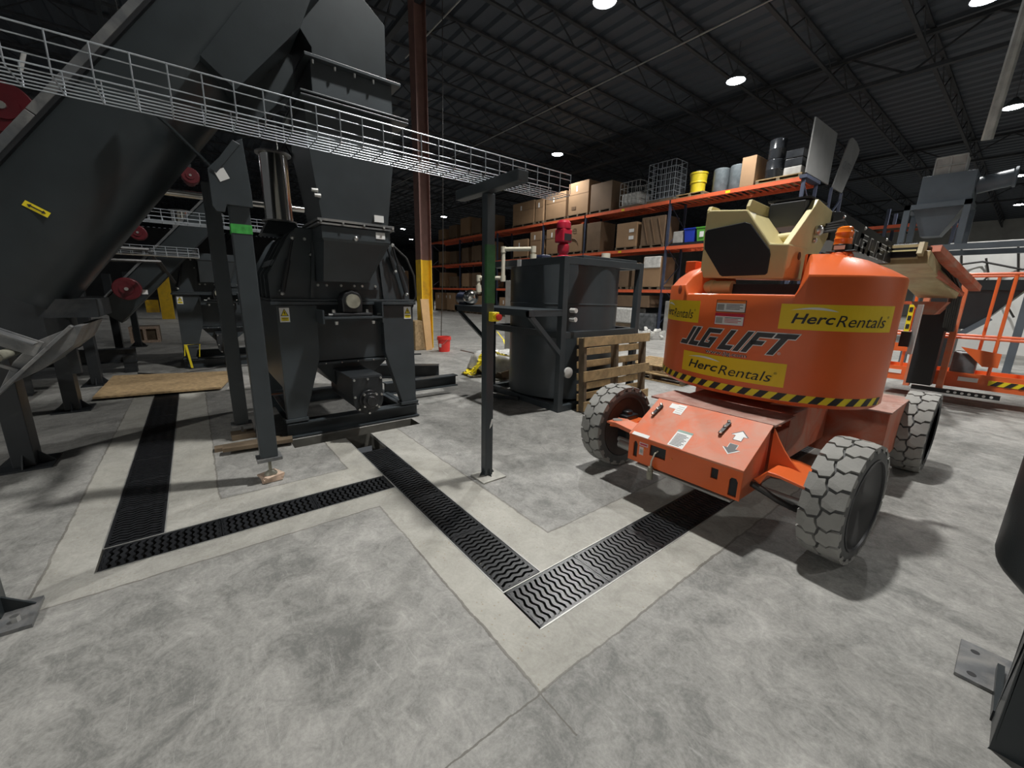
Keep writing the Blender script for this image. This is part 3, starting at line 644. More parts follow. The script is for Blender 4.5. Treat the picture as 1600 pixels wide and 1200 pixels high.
# T shaped post that carries the cable tray
t = thing('tray_support_post', 'slim T-shaped anthracite post with green paint and base plate, middle of picture', 'support post', (-2.565, 1.77, 0))
MB().box(-2.60, -2.53, 1.735, 1.805, .012, 2.19).build('post', M['slategrey'], t, bevel=.005)
MB().box(-2.92, -2.145, 1.70, 1.79, 2.19, 2.262).build('cross_arm', M['slategrey'], t, bevel=.008)
b = MB(); b.box(-2.635, -2.44, 1.655, 1.88, 0, .012); b.build('base_plate', M['grout'], t, bevel=.002)
b = MB()
for (a, c) in ((-.075, 0), (.075, 0), (0, -.075), (0, .075)): b.add([(-2.565+a, 1.77+c, .012), (-2.565+a*.42, 1.77+c*.42, .012), (-2.565+a*.42, 1.77+c*.42, .085)], [(0, 1, 2)])
b.build('gusset', M['slategrey'], t)
MB().box(-2.555, -2.528, 1.732, 1.808, 1.42, 1.84).build('green_paint_stripe', M['green'], t)
e = MB().box(-2.528, -2.48, 1.75, 1.82, 1.285, 1.355).build('emergency_stop_box', M['tapey'], t, bevel=.006)
b = MB(); b.cyl((-2.48, 1.785, 1.32), (-2.462, 1.785, 1.32), .028, n=18); b.build('stop_collar', M['tapey'], e)
b = MB(); b.lathe([(.012, 0), (.012, .014), (.024, .016), (.024, .03), (.0, .034)], (-2.462, 1.785, 1.32), 'x', 18); b.build('stop_button', M['redplastic'], e)
m = MB().add([(-2.5295, 1.80, .46), (-2.5295, 1.806, .50), (-2.5295, 1.79, .50), (-2.5295, 1.775, .45), (-2.5295, 1.77, .42), (-2.5295, 1.79, .44)], [tuple(range(6))]).build('paint_chip', M['white'], t)

# wire mesh cable tray
def tray(name_label, x0, x1, zb, zl, zr, ya, yb, step, r=.0028, pins=True, n=6):
    t = thing('wire_cable_tray', name_label, 'cable tray', ((x0+x1)/2, yb, zb))
    b = MB(); y = yb-.004
    xs = [x0+(x1-x0)*k/5 for k in range(6)]
    for x in xs: b.tube([(x, ya, zb), (x, yb, zb)], r, n)
    for x, zs in ((x0, (1, .45)), (x1, (1, .73, .35))):
        zt = zl if x == x0 else zr
        for k in zs: b.tube([(x, ya, zb+(zt-zb)*k), (x, yb, zb+(zt-zb)*k)], r*(1.25 if k == 1 else 1), n)
    b.build('long_wires', M['zinc'], t)
    c = MB()
    while y > ya:
        c.tube([(x0-.003, y, zl), (x0-.003, y, zb+.012), (x0+.01, y, zb-.004), (x1-.01, y, zb-.004), (x1+.003, y, zb+.012), (x1+.003, y, zr)], r, n); y -= step
    c.build('cross_wires', M['zinc'], t)
    return t
tray('galvanised wire mesh cable tray crossing the upper left foreground', -2.64, -2.42, 2.260, 2.350, 2.405, -2.4, 2.45, .115)
b = MB()
# ================================================================ BOOM LIFT
JL = thing('boom_lift', 'orange and cream four-wheeled boom lift parked over the end of the floor trench', 'boom lift', (-1.3, 3.9, 0))
# ---- wheels
def wheel(cx, cy, ang, outer):     # outer: +1 if the outer face looks to +x
    R0, R1, W = .342, .362, .20; t0 = Matrix.Translation((cx, cy, R1)) @ Matrix.Rotation(ang, 4, 'Z')
    b = MB(); hw = W/2
    b.lathe([(.262, -hw+.012), (.27, -hw), (.315, -hw-.002), (.335, -hw+.006), (R0, -hw+.02), (R0, hw-.02), (.335, hw-.006), (.315, hw+.002), (.27, hw), (.262, hw-.012), (.262, -hw+.012)], (0, 0, 0), 'x', 64)
    b.xf(t0); tyre = b.build('tyre', M['sidewall'], JL, angle=40)
    g = MB(); NL = 20; pit = 2*pi/NL
    def pr(u, v_, r): a = u*pit; return (v_*hw, r*cos(a), r*sin(a))
    for side in (-1, 1):
        for k in range(NL):
            o = k+(0 if side < 0 else .5)
            poly = [(.04, .99), (.86, .99), (.90, .66), (1.10, .50), (.98, .04), (.66, -.03), (.38, .12), (.16, .16), (.24, .47), (.06, .63)]
            poly = [(o+u, v_*side) for u, v_ in poly]
            if side < 0: pass
            n = len(poly); top = [pr(u, v_, R1 if abs(v_) < .9 else R1-.006) for u, v_ in poly]; bot = [pr(u, v_, R0-.004) for u, v_ in poly]
            g.add(top+bot, [tuple(range(n))]+[(i, n+i, n+(i+1) % n, (i+1) % n) for i in range(n)])
            g.add([pr(o+.10, side*.985, R1-.012), pr(o+.68, side*.985, R1-.012), pr(o+.60, side*1.02, .318), pr(o+.18, side*1.02, .318), pr(o+.10, side*.9, R1-.02), pr(o+.68, side*.9, R1-.02)], [(0, 1, 2, 3), (0, 4, 5, 1)])
    g.xf(t0); g.build('tread', M['rubber'], tyre)
    r = MB()
    if outer*1 > 0:      # plain dished cover outside
        r.lathe([(0, hw-.055), (.07, hw-.055), (.085, hw-.035), (.10, hw-.035), (.235, hw-.045), (.262, hw-.004)], (0, 0, 0), 'x', 40)
        r.lathe([(.258, hw-.01), (.268, hw+.006), (.275, hw+.006), (.278, hw-.004)], (0, 0, 0), 'x', 40)
        r.lathe([(0, -hw+.08), (.25, -hw+.08), (.262, -hw)], (0, 0, 0), 'x', 32)
        m_ = M['rim']
    else:                # deep rusty inner dish with hub
        r.lathe([(.262, hw-.004), (.245, hw-.03), (.235, -hw+.06), (.15, -hw+.05), (.15, -hw+.045), (0, -hw+.045)], (0, 0, 0), 'x', 40)
        m_ = M['rust']
    r.xf(t0); rim = r.build('rim', m_, JL, angle=30)
    h = MB()
    if outer < 0:
        h.lathe([(.165, -hw+.062), (.165, -hw+.075), (.085, -hw+.085), (.08, hw-.03), (.0, hw-.03)], (0, 0, 0), 'x', 24)
        h.xf(t0); hub = h.build('hub', M['black'], rim)
        k = MB()
        for i in range(8): a = i*pi/4+.2; k.cyl((-hw+.07, .125*cos(a), .125*sin(a)), (-hw+.095, .125*cos(a), .125*sin(a)), .010, n=6)
        k.xf(t0); k.build('lug_nuts', M['rail'], rim)
    else:
        h.lathe([(.06, hw-.052), (.055, hw-.038), (0, hw-.038)], (0, 0, 0), 'x', 24); h.xf(t0); h.build('hub', M['black'], rim)
wheel(-.475, 2.87, -.08, 1); wheel(-2.13, 2.90, -.05, -1); wheel(-.445, 4.98, 0, 1); wheel(-2.13, 4.98, 0, -1)

# ---- chassis
b = MB()
b.box(-1.62, -.98, 2.78, 5.1, .34, .66); b.box(-2.05, -.52, 4.10, 4.88, .24, .655)
b.box(-1.66, -.90, 2.95, 3.2, .30, .62)
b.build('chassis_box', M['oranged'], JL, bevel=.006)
MB().box(-2.06, -.51, 4.09, 4.9, .655, .668).build('chassis_deck', M['dustred'], JL, bevel=.002)
MB().box(-1.75, -.86, 2.80, 3.15, .705, .72).build('hood_rear_deck', M['dustred'], JL, bevel=.002)
b = MB(); b.cyl((-1.3, 3.9, .66), (-1.3, 3.9, .80), .42, n=40); b.build('turntable_bearing', M['black'], JL)
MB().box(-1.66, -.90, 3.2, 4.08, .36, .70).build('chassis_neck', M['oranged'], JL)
# side gussets, axle beam
for sx in (1, -1):
    g = MB(); cx = -1.275; ex = (lambda v: cx+sx*v)
    pts = []
    for i in range(9):
        t_ = i/8; pts.append((ex(.41+.30*t_), .70-.27*(1-(1-t_)**2.2)))
    g.prism(pts+[(ex(.71), .40), (ex(.41), .40)], 'y', 2.80, 2.815)
    g.prism([(ex(.40), .40), (ex(.47), .475), (ex(.53), .475), (ex(.72), .445), (ex(.72), .43), (ex(.54), .455), (ex(.47), .45), (ex(.44), .38)], 'y', 2.62, 2.98)
    g.prism([(ex(.44), .45), (ex(.72), .44), (ex(.72), .30), (ex(.50), .33)], 'y', 2.96, 2.98)
    g.build('axle_bracket', M['orange'], JL, bevel=.003)
    k = MB(); k.box(min(ex(.68), ex(.80)), max(ex(.68), ex(.80)), 2.80, 2.96, .25, .49); k.cyl((ex(.74), 2.88, .20), (ex(.74), 2.88, .52), .045, n=16); k.build('steering_knuckle', M['black'], JL, bevel=.008)
    k = MB(); k.cyl((ex(.66), 2.64, .492), (ex(.66), 2.64, .50), .04, n=16) if sx < 0 else None
    if sx < 0: k.build('pivot_cap', M['rail'], JL)
b = MB(); b.prism([(-1.66, .47), (-1.90, .50), (-1.98, .49), (-1.98, .478), (-1.66, .44)], 'y', 2.56, 2.72); b.build('left_ear_plate', M['orangef'], JL)
b = MB(); b.cyl((-1.98, 2.74, .30), (-.60, 2.74, .30), .022, n=10); b.cyl((-1.65, 2.70, .27), (-1.95, 2.72, .27), .035, n=12); b.build('steering_rod', M['rail'], JL)
MB().tube([(-.98, 2.66, .36), (-.86, 2.60, .37), (-.76, 2.62, .33), (-.68, 2.70, .27), (-.60, 2.80, .25)], .018, 8).build('hydraulic_hose', M['cable'], JL)
MB().tube([(-.98, 2.70, .35), (-.84, 2.64, .35), (-.74, 2.66, .30), (-.66, 2.74, .25), (-.60, 2.86, .23)], .018, 8).build('hydraulic_hose', M['cable'], JL)
b = MB(); b.box(-1.65, -.95, 2.52, 2.9, .235, .25); b.build('belly_plate', M['rail'], JL)

# ---- sloping front hood
hx0, hx1 = -1.675, -.875
b = MB()
b.prism([(2.45, .495), (2.80, .708), (2.80, .30), (2.47, .30), (2.47, .485)], 'x', hx0+.004, hx1-.004)
hood = b.build('front_hood', M['orangef'], JL, bevel=.004)
b = MB(); b.prism([(2.445, .487), (2.445, .500), (2.80, .716), (2.80, .704)], 'x', hx0-.004, hx1+.004); top = b.build('hood_lid', M['orangef'], JL, bevel=.002)
def hoodtop(u, v_, off=.0): # u = x, v = distance along the slope from the front lip
    s = .216/.355; L_ = sqrt(1+s*s); return (u, 2.445+v_/L_-off*s/L_, .5003+v_*s/L_+off/L_)
# front plate with cut outs: plate in front of a dark recess
fy = 2.448
b = MB()
holes = [(-1.635, -1.600, .335, .455), (-1.50, -1.375, .385, .465), (-1.06, -1.015, .385, .455), (-.945, -.895, .315, .435)]
xs = sorted({hx0, hx1, *[h[0] for h in holes], *[h[1] for h in holes]})
for i in range(len(xs)-1):
    cut = [h for h in holes if h[0] <= (xs[i]+xs[i+1])/2 <= h[1]]
    if not cut: b.box(xs[i], xs[i+1], fy, fy+.012, .30, .492)
    else: h = cut[0]; b.box(xs[i], xs[i+1], fy, fy+.012, .30, h[2]); b.box(xs[i], xs[i+1], fy, fy+.012, h[3], .492)
b.build('front_plate', M['orange'], JL)
for h in holes: MB().box(h[0]-.003, h[1]+.003, fy+.0125, fy+.018, h[2]-.003, h[3]+.003).build('plate_opening', M['black'], JL)
b = MB()
for h in (holes[0], holes[3]):     # rounded ends of the slots
    b.add([(h[0], fy-.0003, h[3]), (h[0]+.012, fy-.0003, h[3]), (h[0], fy-.0003, h[3]-.02)], [(0, 1, 2)]); b.add([(h[1], fy-.0003, h[3]), (h[1]-.012, fy-.0003, h[3]), (h[1], fy-.0003, h[3]-.02)], [(0, 1, 2)])
b.build('slot_corner', M['orange'], JL)
MB().cyl((-1.54, fy-.004, .415), (-1.54, fy, .415), .008, n=10).build('plate_rivet', M['orp'], JL)
MB().cyl((-1.33, fy-.004, .415), (-1.33, fy, .415), .008, n=10).build('plate_rivet', M['orp'], JL)
MB().tube([(-1.44, 2.46, .43), (-1.445, 2.43, .42), (-1.46, 2.42, .36), (-1.462, 2.42, .31)], .0055, 6).build('power_cord', M['pvc'], JL)
b = MB(); b.cyl((-1.462, 2.42, .315), (-1.462, 2.42, .285), .018, n=12); b.cyl((-1.462, 2.42, .285), (-1.462, 2.42, .225), .022, n=12); b.build('power_plug', M['shaft'], JL)
for u in (-1.605, -1.105):
    f = (lambda x_, v_, off: hoodtop(x_, v_, off))
    b = MB(); b.bar(f(u-.01, .22, .012), f(u+.002, .335, .012), .022, .016, (0, -.5, .85)); la = b.build('hood_latch', M['black'], top)
    for v_, c in ((.225, 'lower'), (.285, 'mid'), (.335, 'top')): MB().ball(f(u-.008+.05*(v_-.22), v_, .022), .012, 8).build('latch_stud', M['bolt'], top)
def hq(u0, u1, v0, v1, off=.0012): return MB().add([hoodtop(u0, v0, off), hoodtop(u1, v0, off), hoodtop(u1, v1, off), hoodtop(u0, v1, off)], [(0, 1, 2, 3)])
lb = hq(-1.375, -1.265, .008, .165).build('instruction_label', M['white'], top)
b = MB()
for i in range(10): v_ = .02+i*.0115; b.add([hoodtop(-1.366, v_, .002), hoodtop(-1.366+.07+.02*((i*7) % 3)/2, v_, .002), hoodtop(-1.366+.07+.02*((i*7) % 3)/2, v_+.005, .002), hoodtop(-1.366, v_+.005, .002)], [(0, 1, 2, 3)])
b.build('label_text_lines', M['letter'], lb)
MB().add([hoodtop(-1.375, .145, .002), hoodtop(-1.265, .145, .002), hoodtop(-1.265, .165, .002), hoodtop(-1.375, .165, .002)], [(0, 1, 2, 3)]).build('label_header', mat('label_header_green', (.25, .35, .30), .6), lb)
hq(-1.555, -1.50, .345, .395).build('small_label', M['white'], top); l = hq(-1.50, -1.435, .30, .40).build('small_label', M['white'], top)
b = MB()
for i in range(4): b.add([hoodtop(-1.492, .312+i*.02, .002), hoodtop(-1.445, .312+i*.02, .002), hoodtop(-1.445, .320+i*.02, .002), hoodtop(-1.492, .320+i*.02, .002)], [(0, 1, 2, 3)])
b.build('label_text_lines', M['rail'], l)
hq(-1.655, -1.52, -.0, .03, .002).build('inspection_sticker', M['white'], top)
for (x0, x1, z0, z1) in ((-1.585, -1.515, .435, .46), (-1.583, -1.548, .365, .425)):
    l = MB().box(x0, x1, fy-.0015, fy, z0, z1).build('plate_sticker', M['pinkp'], JL); MB().box(x0+.006, x1-.006, fy-.0025, fy-.0015, z0+(z1-z0)*.25, z0+(z1-z0)*.7).build('sticker_print', M['redp'] if z0 > .4 else M['rail'], l)
# drive direction arrows
def ar(cx, cy, s, f, mm, flip):
    P_ = [(0, .062), (.048, .018), (.024, .018), (.024, -.02), (-.024, -.02), (-.024, .018), (-.048, .018)]
    q = [hoodtop(cx+x_*s*f+(-.0)*f, cy+y_*s*f, .0012+mm[1]) for x_, y_ in P_]
    return MB().add(q, [tuple(range(7))])
up = ar(-1.005, .235, 1.14, 1, (0, 0), 0).build('arrow_outline', M['letter'], top); ar(-1.005, .2345, 1.0, 1, (0, .0008), 0).build('arrow_up', M['white'], up)
dn = ar(-1.005, .155, 1.14, -1, (0, .0004), 0).build('arrow_outline', M['white'], top); ar(-1.005, .1555, 1.0, -1, (0, .0012), 0).build('arrow_down', M['letter'], dn)

# ---- counterweight cowl
CO = [(-2.2, 3.73), (-2.115, 3.54), (-2.03, 3.395), (-1.92, 3.262), (-1.76, 3.135), (-1.6, 3.055), (-1.45, 3.005), (-1.3, 2.985), (-1.18, 2.982), (-1.03, 2.995), (-.885, 3.03), (-.76, 3.09), (-.656, 3.165), (-.58, 3.26), (-.53, 3.37), (-.51, 3.5), (-.522, 3.62), (-.585, 3.74)]
CL = [0.0]
for i in range(1, len(CO)): CL.append(CL[-1]+math.dist(CO[i-1], CO[i]))
c0 = CL[7]; CL = [v_-c0 for v_ in CL]
def cpos(s):
    s = max(CL[0], min(CL[-1], s)); i = 0
    while i < len(CL)-2 and CL[i+1] < s: i += 1
    t_ = (s-CL[i])/(CL[i+1]-CL[i]); p, q = Vector(CO[i]), Vector(CO[i+1])
    def tn(j): a_ = Vector(CO[max(0, j-1)]); b_ = Vector(CO[min(len(CO)-1, j+1)]); return (b_-a_).normalized()
    # hermite for a smooth outline
    L_ = CL[i+1]-CL[i]; m0, m1 = tn(i)*L_, tn(i+1)*L_; t2, t3 = t_*t_, t_**3
    P_ = p*(2*t3-3*t2+1)+m0*(t3-2*t2+t_)+q*(-2*t3+3*t2)+m1*(t3-t2)
    T_ = tn(i).lerp(tn(i+1), t_).normalized(); return P_, Vector((T_.y, -T_.x))
def cw(s, z, off=0.0):
    p, n = cpos(s); p = p+n*off; return (p.x, p.y, z)
def lerp(a, b_, t_): return a+(b_-a)*max(0, min(1, t_))
def rim_z(s):
    if s < -.49: return 1.597
    if s < -.44: return lerp(1.597, 1.525, (s+.49)/.05)
    if s < .355: return 1.525
    if s < .41: return lerp(1.525, 1.655, (s-.355)/.055)
    return lerp(1.655, 1.648, (s-.41)/.6)
b = MB(); rows = []; S = []
s = CL[0]
while s < CL[-1]: S.append(s); s += .022
S += [-.44, -.49, .355, .41, .39, .375, -.465]; S = sorted(set(S)); S.append(CL[-1])
for s in S:
    z = rim_z(s); lob = 1 if (s < -.45 or s > .36) else 0
    pr = [(-.16, .80), (-.06, .80), (-.02, .808), (0, .83), (0, .90), (0, 1.1), (0, 1.3), (0, z-.02), (-.006, z-.006), (-.016, z)]
    if s > .36:     # right lobe rises to the beacon dome
        k = lerp(0, 1, (s-.36)/.06); cz = 1.80
        w_ = max(.0, 1-((s-.80)/.62)**2) if s > .42 else .62
        pr += [(-.09, z+.045*k), (-.22, lerp(z, z+(cz-z)*.72, k)), (-.36, lerp(z, cz, k)), (-.55, lerp(z, cz+.01, k)), (-.56, .9)]
    elif s < -.45:
        k = lerp(0, 1, (-.45-s)/.05)
        pr += [(-.06, z+.06*k), (-.13, z+.115*k), (-.22, z+.15*k), (-.42, z+.16*k), (-.43, .9)]
    else: pr += [(-.05, z), (-.09, z), (-.10, z-.01), (-.11, z-.02), (-.115, .9)]
    rows.append([cw(s, zz, o) for o, zz in pr])
b.grid(rows, True); b.add(rows[0], [tuple(range(len(rows[0])))]); b.add(rows[-1], [tuple(range(len(rows[-1])-1, -1, -1))])
cowl = b.build('counterweight_cowl', M['orange'], JL, angle=28)
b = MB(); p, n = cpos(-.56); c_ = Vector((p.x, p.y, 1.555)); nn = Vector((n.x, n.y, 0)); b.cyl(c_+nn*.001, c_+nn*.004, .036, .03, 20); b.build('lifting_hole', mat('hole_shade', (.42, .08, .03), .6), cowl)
b = MB(); b.box(-1.95, -1.86, 3.45, 3.56, 1.70, 1.80); b.build('left_lug', M['orange'], JL, bevel=.006)
# decals
def dec(s0, s1, z0, z1, name, m_, off=.002, par=None):
    b = MB(); n = max(1, int((s1-s0)/.03)); b.grid([[cw(s0+(s1-s0)*i/n, z0, off), cw(s0+(s1-s0)*i/n, z1, off)] for i in range(n+1)], False); return b.build(name, m_, par or cowl)
def herc(s0, s1, z0, z1):
    p = dec(s0, s1, z0, z1, 'rental_decal', M['yellow']); W_, H_ = s1-s0, z1-z0
    f = lambda u, v_: cw(u, v_, .0035)
    text('Herc', 'decal_lettering', f, M['ink'], p, (s0+.10*W_, s0+.445*W_, z0+.24*H_, z0+.64*H_), shear=.25, bold=.018)
    text('Rentals', 'decal_lettering', f, M['ink'], p, (s0+.455*W_, s0+.905*W_, z0+.17*H_, z0+.60*H_), shear=.25, bold=.0)
    text('®', 'decal_mark', f, M['ink'], p, (s0+.915*W_, s0+.94*W_, z0+.52*H_, z0+.62*H_))
    up_, dn_ = [], []
    for i in range(13):
        q = i/12; uu = s0+(.08+.38*q)*W_; mid = z0+(.76+.10*sin(q*pi*.9)-.06*q)*H_; th = .07*H_*sin(q*pi)**.8*(.35+.9*q); up_.append((uu, mid+th)); dn_.append((uu, mid-th*.5))
    bm = quad_bm([[dn_[i], dn_[i+1], up_[i+1], up_[i]] for i in range(12)]); place_bm(bm, 'decal_swoosh', f, M['white'], p, step=0)
herc(.295, .950, 1.308, 1.468); herc(-.393, .380, .922, 1.080); herc(-.92, -.27, 1.304, 1.470)
# big slanted lettering, each stroke as polygons
def jlg(f, u0, u1, z0, z1, m_in, m_out, par, grow, shear=.48):
    G_ = {'J': [[(0, 0), (.62, 0), (.62, .24), (0, .24)], [(.38, .0), (.66, 0), (.66, 1), (.38, 1)]],
          'L': [[(0, 0), (.28, 0), (.28, 1), (0, 1)], [(0, 0), (.72, 0), (.72, .24), (0, .24)]],
          'G': [[(0, 0), (.28, 0), (.28, 1), (0, 1)], [(0, .78), (.86, .78), (.86, 1), (0, 1)], [(0, 0), (.86, 0), (.86, .24), (0, .24)], [(.58, 0), (.86, 0), (.86, .56), (.58, .56)], [(.42, .38), (.86, .38), (.86, .56), (.42, .56)]],
          'I': [[(0, 0), (.28, 0), (.28, 1), (0, 1)]],
          'F': [[(0, 0), (.28, 0), (.28, 1), (0, 1)], [(0, .78), (.82, .78), (.82, 1), (0, 1)], [(0, .40), (.68, .40), (.68, .60), (0, .60)]],
          'T': [[(0, .78), (.90, .78), (.90, 1), (0, 1)], [(.30, 0), (.60, 0), (.60, 1), (.30, 1)]]}
    x_ = 0; items = []
    for ch, adv in (('J', .76), ('L', .78), ('G', 1.30), ('L', .86), ('I', .42), ('F', .90), ('T', .9)):
        for p in G_[ch]: items.append([(x_+a, c) for a, c in p])
        x_ += adv
    tot = x_; su = (u1-u0-shear*(z1-z0))/tot; sz = z1-z0
    for nm, mm, gr, lay in (('lettering_outline', m_out, grow, 0), ('lettering', m_in, 0, 1)):
        polys = []
        for p in items:
            xa, xb = min(a for a, c in p), max(a for a, c in p); za, zb = min(c for a, c in p), max(c for a, c in p)
            q = [(u0+xa*su-gr, z0+za*sz-gr), (u0+xb*su+gr, z0+za*sz-gr), (u0+xb*su+gr, z0+zb*sz+gr), (u0+xa*su-gr, z0+zb*sz+gr)]
            polys.append([(a+shear*(c-z0), c) for a, c in q])
        for i_, p in enumerate(polys): pass
        bm = quad_bm(polys); place_bm(bm, nm, (lambda u, v_, lay=lay: f(u, v_, .0022+.0016*lay)), mm, par, step=.03)
jlg(lambda u, v_, o: cw(u, v_, o), -.45, .42, 1.132, 1.275, M['letter'], M['white'], cowl, .006, .62)
for i_, (o_, m_) in enumerate(((.0025, M['white']), (.0035, M['ink']))): text('www.jlg.com', 'web_lettering', (lambda u, v_, o_=o_: cw(u, v_, o_)), m_, cowl, (-.165, .138, 1.083, 1.118), bold=.035 if i_ == 0 else .004)
text('®', 'decal_mark', lambda u, v_: cw(u, v_, .003), M['white'], cowl, (.315, .335, 1.135, 1.155))
for (z0, z1, hm) in ((1.398, 1.482, M['orp']), (1.305, 1.390, M['redp'])):
    l = dec(-.123, .089, z0, z1, 'safety_placard', M['redp'] if hm is M['redp'] else M['ink']); dec(-.118, .084, z0+.004, z1-.004, 'placard_face', M['white'], .003, l); dec(-.118, .084, z1-.022, z1-.004, 'placard_header', hm, .004, l)
    dec(-.112, -.06, z0+.012, z1-.03, 'placard_pictogram_frame', M['rail'], .004, l)
    for k in range(4): dec(-.045, .07-.02*(k % 2), z1-.034-.010*k, z1-.030-.010*k, 'placard_text_line', M['redp'] if (hm is M['redp'] and k) else M['letter'], .004, l)
# hazard stripe
dec(-1.15, 1.02, .836, .886, 'hazard_stripe', M['tapey'], .0018); polys = []
u = -1.14
while u < 1.0: polys.append([(u, .836), (u+.052, .836), (u+.092, .886), (u+.040, .886)]); u += .104
place_bm(quad_bm(polys), 'hazard_stripe_bars', lambda u, v_: cw(u, v_, .003), M['ink'], cowl, step=.03)

# ---- beacon
b = MB(); b.lathe([(.075, 1.775), (.07, 1.80), (.06, 1.815), (0, 1.82)], (-.885, 3.55, 0), 'z', 24); b.build('beacon_boss', M['orange'], JL)
b = MB(); b.box(-.96, -.80, 3.50, 3.60, 1.815, 1.825); b.cyl((-.885, 3.55, 1.82), (-.885, 3.55, 1.868), .055, n=24); bb = b.build('beacon_base', M['black'], JL, bevel=.003)
b = MB(); b.box(-.915, -.855, 3.490, 3.494, 1.832, 1.858); b.build('beacon_label', M['white'], bb)
b = MB(); b.lathe([(.052, 1.868), (.050, 1.90), (.053, 1.905), (.049, 1.912), (.049, 1.94), (.052, 1.945), (.047, 1.953), (.044, 1.975), (.03, 1.985), (0, 1.987)], (-.885, 3.55, 0), 'z', 24); b.build('beacon_lens', M['amber'], JL)

# ---- boom base
b = MB()
b.prism([(-1.708, 1.665), (-1.695, 1.65), (-1.12, 1.632), (-1.105, 1.64), (-1.105, 1.866), (-1.225, 1.878), (-1.41, 2.125), (-1.69, 2.158), (-1.71, 2.145)], 'y', 3.25, 3.62)
b.build('boom_base', M['cream'], JL, bevel=.012)
b = MB(); b.prism([(3.27, 1.868), (3.27, 1.634), (3.46, 1.632), (3.72, 1.70), (3.94, 1.87), (4.16, 2.09), (4.12, 2.17), (3.70, 2.215), (3.66, 2.17), (3.52, 2.06)], 'x', -1.155, -1.115)
ck = b.build('boom_cheek_plate', M['cream'], JL, bevel=.004)
b = MB(); b.ball((-1.10, 3.75, 2.0), .038, 12); b.ball((-1.105, 3.73, 1.93), .02, 10); b.build('pivot_pin', M['bolt'], ck)
MB().cyl((-1.106, 3.47, 1.80), (-1.103, 3.47, 1.80), .028, n=18).build('plate_hole', mat('hole_brown', (.10, .04, .02), .7), ck)
b = MB(); b.prism([(3.27, 2.15), (3.30, 2.20), (3.62, 2.19), (3.70, 2.15), (3.70, 1.95), (3.40, 1.87), (3.30, 1.95)], 'x', -1.43, -1.405); b.build('boom_inner_plate', M['cream'], JL, bevel=.004)
b = MB(); b.prism([(3.27, 2.16), (3.29, 2.19), (3.40, 2.19), (3.6, 2.1), (3.6, 1.9), (3.27, 1.9)], 'x', -1.72, -1.69); b.build('boom_cheek_plate', M['cream'], JL, bevel=.004)
b = MB(); b.prism([(-1.70, 1.99), (-1.685, 2.012), (-1.41, 2.038), (-1.37, 2.022), (-1.22, 1.835), (-1.21, 1.80), (-1.212, 1.675), (-1.225, 1.662), (-1.525, 1.657), (-1.545, 1.67), (-1.69, 1.87)], 'y', 3.238, 3.252); b.build('black_cover_plate', M['ink'], JL, bevel=.004)
b = MB(); b.prism([(3.60, 2.03), (3.60, 2.205), (3.78, 2.235), (4.2, 2.22), (4.2, 2.03)], 'x', -1.40, -1.165); b.build('boom_head_cover', M['cover'], JL, bevel=.006)
b = MB(); b.box(-1.42, -1.14, 3.61, 4.0, 2.218, 2.232) ; b.build('boom_top_plate', M['ink'], JL)
MB().cyl((-1.36, 3.58, 1.935), (-1.18, 3.58, 1.945), .042, n=20).build('lift_cylinder', M['cream'], JL)
b = MB(); b.cyl((-1.80, 3.30, 1.575), (-1.45, 3.28, 1.575), .05, n=20); b.cyl((-1.63, 3.29, 1.575), (-1.60, 3.29, 1.575), .058, n=20); b.build('lower_lift_cylinder', M['cream'], JL)
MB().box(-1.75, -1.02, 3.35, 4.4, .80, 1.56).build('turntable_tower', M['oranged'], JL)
MB().box(-1.68, -.98, 3.28, 3.36, 1.28, 1.60).build('tower_painted_shade', M['black'], JL)  # black sheet put in as the shade in front of the tower
b = MB()
for k in range(4): b.tube([(-1.10, 3.85+.02*k, 2.0+.02*k), (-1.02, 4.0, 2.03+.02*k), (-1.0, 4.15+.03*k, 1.98), (-1.04, 4.35, 1.90), (-1.06, 4.3, 1.80)], .012, 6)
b.build('hose_bundle', M['cable'], JL)
# upper boom
b = MB(); v = [(x_, y_, z_) for x_ in (-1.36, -1.10) for y_, z_ in ((4.05, 1.96), (4.05, 2.175), (4.28, 2.20), (7.7, 2.105), (7.7, 1.90))]
b.prism([(4.05, 1.96), (4.05, 2.175), (4.28, 2.20), (7.0, 2.11), (7.0, 1.90)], 'x', -1.36, -1.10); bo = b.build('upper_boom', M['black'], JL, bevel=.004)
jlg(lambda u, v_, o: (-1.10+o, u, v_-.025*(u-4.45)), 4.45, 6.15, 1.955, 2.105, M["ink"], M["white"], bo, .009, .30)
b = MB(); 
for y_ in (4.3, 5.0, 5.9): b.ball((-1.10, y_, 2.17-.02*(y_-4)), .016, 8)
b.build('boom_bolts', M['bolt'], bo)
# jib, knuckle, rotator
b = MB(); b.bar((-1.0, 6.3, 1.97), (-1.0, 7.3, 1.86), .42, .14); b.bar((-1.0, 7.3, 1.86), (-.82, 7.9, 1.60), .40, .12); b.build('jib_arm', M['creamd'], JL, bevel=.01)
b = MB(); b.prism([(6.15, 2.0), (6.2, 2.12), (6.4, 2.13), (6.45, 1.95)], 'x', -1.24, -1.20); b.prism([(6.15, 2.0), (6.2, 2.12), (6.4, 2.13), (6.45, 1.95)], 'x', -.88, -.84); b.box(-1.2, -.88, 6.2, 6.23, 2.07, 2.10); b.cyl((-1.2, 6.3, 1.98), (-.88, 6.3, 1.98), .03, n=10); b.build('jib_knuckle', M['creamd'], JL)
MB().box(-1.19, -.89, 6.26, 6.44, 1.97, 2.115).build('knuckle_body', M['black'], JL, bevel=.01)
MB().box(-1.19, -.89, 6.19, 6.2, 2.03, 2.045).build('knuckle_bar', M['cream'], JL)
